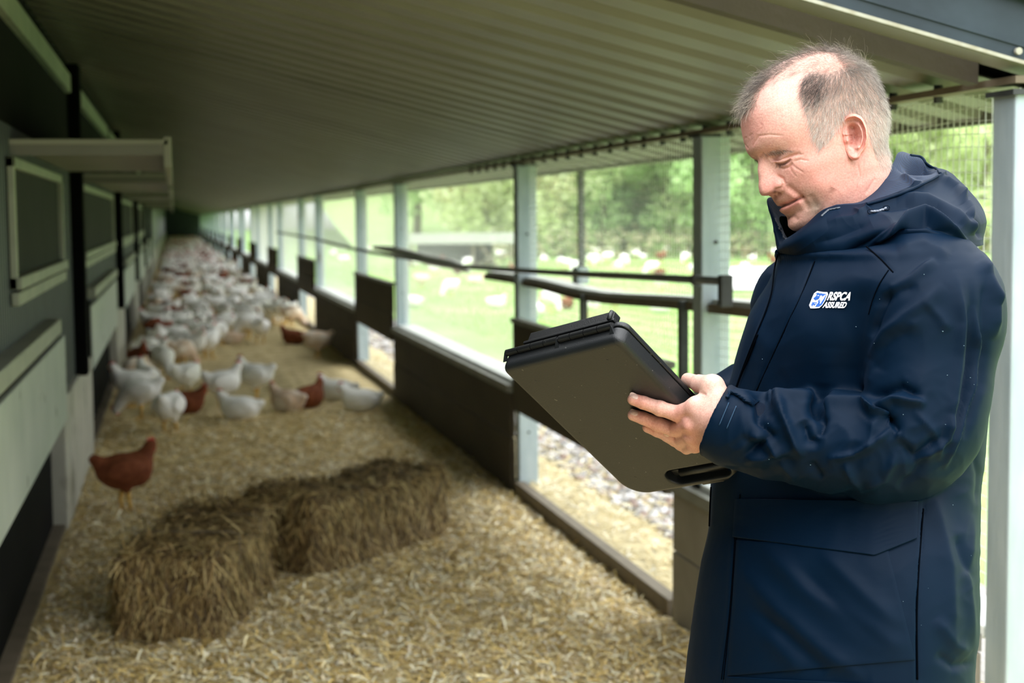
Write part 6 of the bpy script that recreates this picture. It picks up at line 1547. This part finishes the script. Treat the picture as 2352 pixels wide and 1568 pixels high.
# ------------------------------------------------------------------ trees beyond the field
m_leaf = attrmat('leaf', .7, transl=.5, spec=.2); m_bark = mat('bark', (0.10, 0.085, 0.06), (0.2, 0.17, 0.12), 5, .9); m_birch = mat('pale_bark', (0.45, 0.4, 0.3), (0.6, 0.54, 0.42), 5, .8)
def crown(name, n, h, rad, base, pal, seed, parent, leaf=(.16, .34), shape='round'):
    rr = np.random.default_rng(seed); nc = 34; cz = base + (h - base) * rr.random(nc) ** .8
    prof = np.sin(np.clip((cz - base) / (h - base), 0.03, .97) * PI) ** .6 if shape == 'round' else (1.05 - (cz - base) / (h - base)) ** .8
    ca = rr.uniform(0, 2 * PI, nc); cr_ = rad * prof * rr.uniform(.3, 1, nc); C_ = np.stack([cr_ * np.cos(ca), cr_ * np.sin(ca), cz], -1); cs = rad * rr.uniform(.22, .42, nc); cc = rr.uniform(.85, 1.15, nc)
    k = rr.integers(0, nc, n); d = rr.normal(0, 1, (n, 3)); d /= np.linalg.norm(d, axis=1)[:, None]; p = C_[k] + d * (cs[k] * rr.random(n) ** .4)[:, None]
    nrm = d + rr.normal(0, .6, (n, 3)); nrm /= np.linalg.norm(nrm, axis=1)[:, None]; t1 = np.cross(nrm, rr.normal(0, 1, (n, 3))); t1 /= np.linalg.norm(t1, axis=1)[:, None]; t2 = np.cross(nrm, t1); s_ = rr.uniform(*leaf, n)[:, None] / 2
    V = np.stack([p - t1 * s_, p - t2 * s_ * .6, p + t1 * s_, p + t2 * s_ * .6], 1).reshape(-1, 3); F = np.arange(n * 4).reshape(-1, 4)
    pal = np.array(pal); col = pal[rr.integers(0, len(pal), n)] * cc[k][:, None] * rr.uniform(.8, 1.2, (n, 1))
    o = mesh_np(name, V, F, m_leaf, parent, smooth=False, attrs={'col': np.repeat(col, 4, 0)}); o['kind'] = 'stuff'; return o
def trunk(h, r0, m, parent, seed, lean=.2):
    rr = np.random.default_rng(seed); pts = [(0, 0, -.3)]; x = y = 0
    for k in range(1, 7): x += rr.normal(0, lean * .2); y += rr.normal(0, lean * .2); pts.append((x, y, h * k / 6))
    mb = MB().tube(pts, [r0 * (1 - k / 7.5) for k in range(7)], 7)
    for k in range(2, 6):
        a = rr.uniform(0, 2 * PI); L_ = h * .22; mb.tube([pts[k], (pts[k][0] + L_ * .6 * math.cos(a), pts[k][1] + L_ * .6 * math.sin(a), pts[k][2] + L_ * .5)], [r0 * .35, r0 * .1], 5)
    return mb.build('trunk', m, parent, smooth=True)
G1 = [(0.58, 0.74, 0.42), (0.64, 0.80, 0.46), (0.50, 0.67, 0.36)]; G2 = [(0.74, 0.80, 0.52), (0.78, 0.84, 0.57), (0.68, 0.76, 0.46)]; G3 = [(0.43, 0.62, 0.38), (0.48, 0.67, 0.42), (0.37, 0.56, 0.33)]; G4 = [(0.80, 0.74, 0.52), (0.86, 0.82, 0.60), (0.66, 0.68, 0.42)]
kinds = {}
for key, pal, hh, rad, base_, shp, m_, lab, nl in (
    ('green', G1, 7.5, 2.6, .9, 'round', m_bark, 'fresh green broadleaf tree', 5200), ('lime', G2, 8.2, 2.7, .7, 'round', m_bark, 'yellow-green spring tree', 5200),
    ('dark', G3, 5.2, 2.2, .2, 'round', m_bark, 'darker green bushy tree', 4600), ('pale', G4, 7.8, 1.5, 1.5, 'cone', m_birch, 'slender pale-trunked tree in thin tan leaf', 1700)):
    t = empty('tree'); crown('crown', nl, hh, rad, base_, pal, hash(key) % 97 if False else len(key) * 13 + int(hh), t, shape=shp)
    for q in range(1 if key != 'pale' else 3): trunk(hh * .95, .14 if key != 'pale' else .07, m_, t, 5 + q, .3 if key != 'pale' else .8)
    kinds[key] = (t, lab)
usedt = set()
def tree(px, dist, key, sc=1.0, label=None, group=None):
    t, lab = kinds[key]; q = onY(px, 560, dist * .9)
    if q[0] < 10.5: return
    o = t if key not in usedt else copy_tree(t); usedt.add(key)
    x, y = float(q[0]), float(q[1]); o.location = (x, y, float(hill_z(np.array(x), np.array(y))) * (1 if math.hypot(x, y) > 70 else 0) + .02); o.rotation_euler = (0, 0, px * .37); o.scale = (sc, sc, sc * random.uniform(.92, 1.1))
    tag(o, label or f'{lab} in the belt beyond the field', 'tree', group or f'{lab}s in the belt beyond the field')
r = random.Random(4)
seq = [(650, 'green'), (700, 'dark'), (745, 'green'), (790, 'dark'), (835, 'lime'), (880, 'green'), (930, 'dark'), (975, 'green'), (1015, 'lime'), (1055, 'pale'), (1085, 'pale'), (1120, 'lime'), (1160, 'pale'), (1200, 'lime'),
       (1245, 'pale'), (1290, 'lime'), (1335, 'dark'), (1385, 'green'), (1430, 'dark'), (1480, 'dark'), (1530, 'green'), (1580, 'lime'), (1630, 'green'), (1680, 'dark'), (1730, 'green'), (1780, 'dark'), (1840, 'lime'), (1900, 'green'), (1960, 'lime'), (2020, 'green'), (2080, 'lime'), (2140, 'lime'), (2200, 'lime'), (2260, 'lime'), (2330, 'lime')] + [(2400 + 75 * i_, ['lime', 'green', 'lime', 'dark'][i_ % 4]) for i_ in range(16)]
for px, k in seq: tree(px, 62 + r.uniform(-3, 5), k, r.uniform(.9, 1.15))
for _i in range(22): tree(640 + _i * 17, max(85, 15 / ((640 + _i * 17 - 398) / 3593) / .9) + 8 * (_i % 3), ['lime', 'green', 'green'][_i % 3], r.uniform(1.9, 2.6), 'large hazy tree seen small through the far openings of the side wall', 'large trees beyond the far openings')
for px in range(640, 2480, 80):
    k = r.choice(['lime', 'lime', 'green']); tree(px + r.uniform(-20, 20), 76 + r.uniform(-3, 8), k, r.uniform(1.35, 1.7), f'tall {kinds[k][1]} in the second row of the wood', f'tall {kinds[k][1]}s in the second row of the wood')
for px in range(700, 2480, 150):
    k = r.choice(['lime', 'green']); tree(px + r.uniform(-20, 20), 100 + r.uniform(-3, 8), k, r.uniform(2.1, 2.6), f'tallest {kinds[k][1]} at the back of the wood', f'tallest {kinds[k][1]}s at the back of the wood')
# understorey of dark twigs and scrub at the wood edge
ug = crown('undergrowth', 2600, .9, 1.0, 0.0, [(0.25, 0.33, 0.14), (0.4, 0.38, 0.24), (0.45, 0.4, 0.28)], 44, None, leaf=(.12, .3))
n = len(ug.data.vertices); co = np.zeros(n * 3, np.float32); ug.data.vertices.foreach_get('co', co); co = co.reshape(-1, 4, 3); rr_ = np.random.default_rng(8)
sp = np.array([onY(p, 560, 53 + 3 * math.sin(p)) for p in rr_.uniform(1020, 2400, len(co))]); co[:, :, 0] += sp[:, 0][:, None]; co[:, :, 1] += sp[:, 1][:, None]; ug.data.vertices.foreach_set('co', co.ravel()); ug.data.update()
tag(ug, 'low dark scrub along the foot of the tree belt', 'undergrowth', kind='stuff')
# ------------------------------------------------------------------ range shelter on the field
q0 = onZ(950, 616); q1 = onZ(1178, 616); W_ = np.linalg.norm(q1 - q0); sh = empty('range_shelter', tuple(float(v) for v in q0), math.atan2(q1[1] - q0[1], q1[0] - q0[0]))
tag(sh, 'low open field shelter with a pale ribbed roof and dark shaded inside', 'shelter')
rf = MB()
for k in range(int(W_ / .15)): rf.box((k * .15, k * .15 + .09), (-.2, 2.3), (.98, 1.03)); rf.box((k * .15 + .09, k * .15 + .15), (-.2, 2.3), (.98, 1.0))
rf.build('roof', mat('pale_roof', (0.40, 0.41, 0.38), (0.54, 0.54, 0.5), 3, .5), sh)
MB().box((-.05, W_ + .1), (-.24, -.2), (.74, 1.05)).build('roof_edge', mat('pale_edge', (0.42, 0.43, 0.40), (0.55, 0.55, 0.52), 9, .5), sh)
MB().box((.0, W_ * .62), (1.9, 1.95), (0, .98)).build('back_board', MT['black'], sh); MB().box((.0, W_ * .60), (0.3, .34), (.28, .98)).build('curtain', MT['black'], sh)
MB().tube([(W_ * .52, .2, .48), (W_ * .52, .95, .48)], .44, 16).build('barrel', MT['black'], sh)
for x, y in ((0, -.15), (W_, -.15), (0, 2.2), (W_, 2.2), (W_ * .62, -.15)): MB().box((x - .04, x + .04), (y - .04, y + .04), (0, .98)).build('leg', MT['batten'], sh)
MB().tube([(W_ * .64, -.15, .9), (W_ * .86, -.15, .05)], .05, 6).build('strut', MT['batten'], sh); MB().tube([(W_ * .98, -.15, .5), (W_ * .66, -.15, .12)], .03, 6).build('strut', MT['batten'], sh)
# white sheet on the ground
q = onZ(1775, 668); X_ = np.linspace(-1.25, 1.25, 50); Y_ = np.linspace(-1.4, 1.4, 30); XX, YY = np.meshgrid(X_, Y_)
ZZ = .34 * np.exp(-(YY / .9)**4) * np.exp(-(XX / 1.2)**6) + .06 * vnoise(XX + 9, YY + 9, 2.2, 15) + .03
V = np.stack([XX, YY, ZZ], -1).reshape(-1, 3); i = np.arange(49)[None] + 50 * np.arange(29)[:, None]; F = np.stack([i, i + 1, i + 51, i + 50], -1).reshape(-1, 4)
ws = mesh_np('ground_sheet', V, F, MT['sheetwhite']); ws.location = (float(q[0]), float(q[1]) + .8, .03); ws.rotation_euler = (0, 0, -_psi); ws.modifiers.new('thick', 'SOLIDIFY').thickness = .01
tag(ws, 'crumpled white plastic sheet lying on the grass behind the first post', 'plastic sheet')
# grass tufts on the nearer field
rr_ = np.random.default_rng(31); n = 26000; x = 3.8 + 22 * rr_.random(n) ** 1.3; y = 8 + 40 * rr_.random(n); z = field_z(x, y); a = rr_.uniform(0, PI, n); hgt_ = rr_.uniform(.04, .11, n); wd_ = rr_.uniform(.006, .014, n)
s_ = np.stack([np.cos(a), np.sin(a), 0 * a], -1) * wd_[:, None]; b0 = np.stack([x, y, z - .01], -1); tp = b0 + np.stack([rr_.normal(0, .03, n), rr_.normal(0, .03, n), hgt_], -1)
V = np.stack([b0 - s_, b0 + s_, tp], 1).reshape(-1, 3); F = np.arange(n * 3).reshape(-1, 3); pal = np.array([(0.26, 0.44, 0.09), (0.38, 0.54, 0.16), (0.5, 0.56, 0.24)])[rr_.integers(0, 3, n)]
gt = mesh_np('grass', V, F, m_leaf, None, smooth=False, attrs={'col': np.repeat(pal, 3, 0)}); tag(gt, 'short tufted grass of the field outside the shelter', 'grass', kind='stuff')
# inner body under the clothes, joining head, arms and hands to one figure
def inner():
    def q(x, y, w_): return np.array([(x - 1950) * SPX, (900 - y) * SPX, w_])
    def wq(p): a = proj(p); return q(a[0], a[1], D0 - a[2])
    nk = proj(h2w(np.array([-25.0, 0, -270.0])))
    segs = [(q(nk[0], nk[1], D0 - nk[2]), q(1985, 680, -.02), .050, .08), (q(1985, 690, -.02), q(1970, 900, -.02), .10, .115), (q(1970, 900, -.02), q(1915, 1480, -.01), .115, .12),
            (q(1990, 690, -.01), q(2110, 690, .11), .06, .045), (q(2110, 690, .11), q(2100, 985, .165), .042, .036), (q(2100, 985, .165), q(1690, 982, .135), .036, .027),
            (q(1985, 690, -.03), q(1885, 710, -.13), .06, .04), (q(1885, 710, -.13), q(1785, 850, -.235), .038, .034), (q(1770, 850, -.235), q(1690, 900, -.21), .040, .030), (q(1690, 900, -.21), q(1662, 948, -.19), .030, .026)]
    for sg in (-1, 1):
        cx, cy = hip[0] - .03 * sg, hip[1] - .10 * sg
        segs += [(q(1910, 1470, -.01), wq(np.array([cx, cy, .78])), .10, .075), (wq(np.array([cx, cy, .78])), wq(np.array([cx, cy, .12])), .075, .045)]
    def fn(X, Y, W):
        d = None
        for a, b, r0, r1 in segs:
            c = cone(X, Y, W, a, b, r0, r1); d = c if d is None else smin(d, c, .015)
        return d
    A = np.array([p for s_ in segs for p in s_[:2]]); lo = A.min(0) - .16; hi = A.max(0) + .16
    V, F = surfnets(fn, lo, hi, .014)
    return Pn(np.stack([V[:, 0] / SPX + 1950, 900 - V[:, 1] / SPX, V[:, 2]], -1)), F
V, F = inner(); BODY.append((V, F, np.tile(np.array([0.64, 0.36, 0.29]), (len(V), 1))))
# ------------------------------------------------------------------ join the body pieces to one mesh
def finish_body():
    off = 0; VV = []; FF = []; CC = []
    for V, F, c in BODY:
        VV.append(V); FF.append(F + off); CC.append(c); off += len(V)
    return pmesh('body', np.concatenate(VV), FF, m_skin, attrs={'col': np.concatenate(CC)})
body = finish_body()
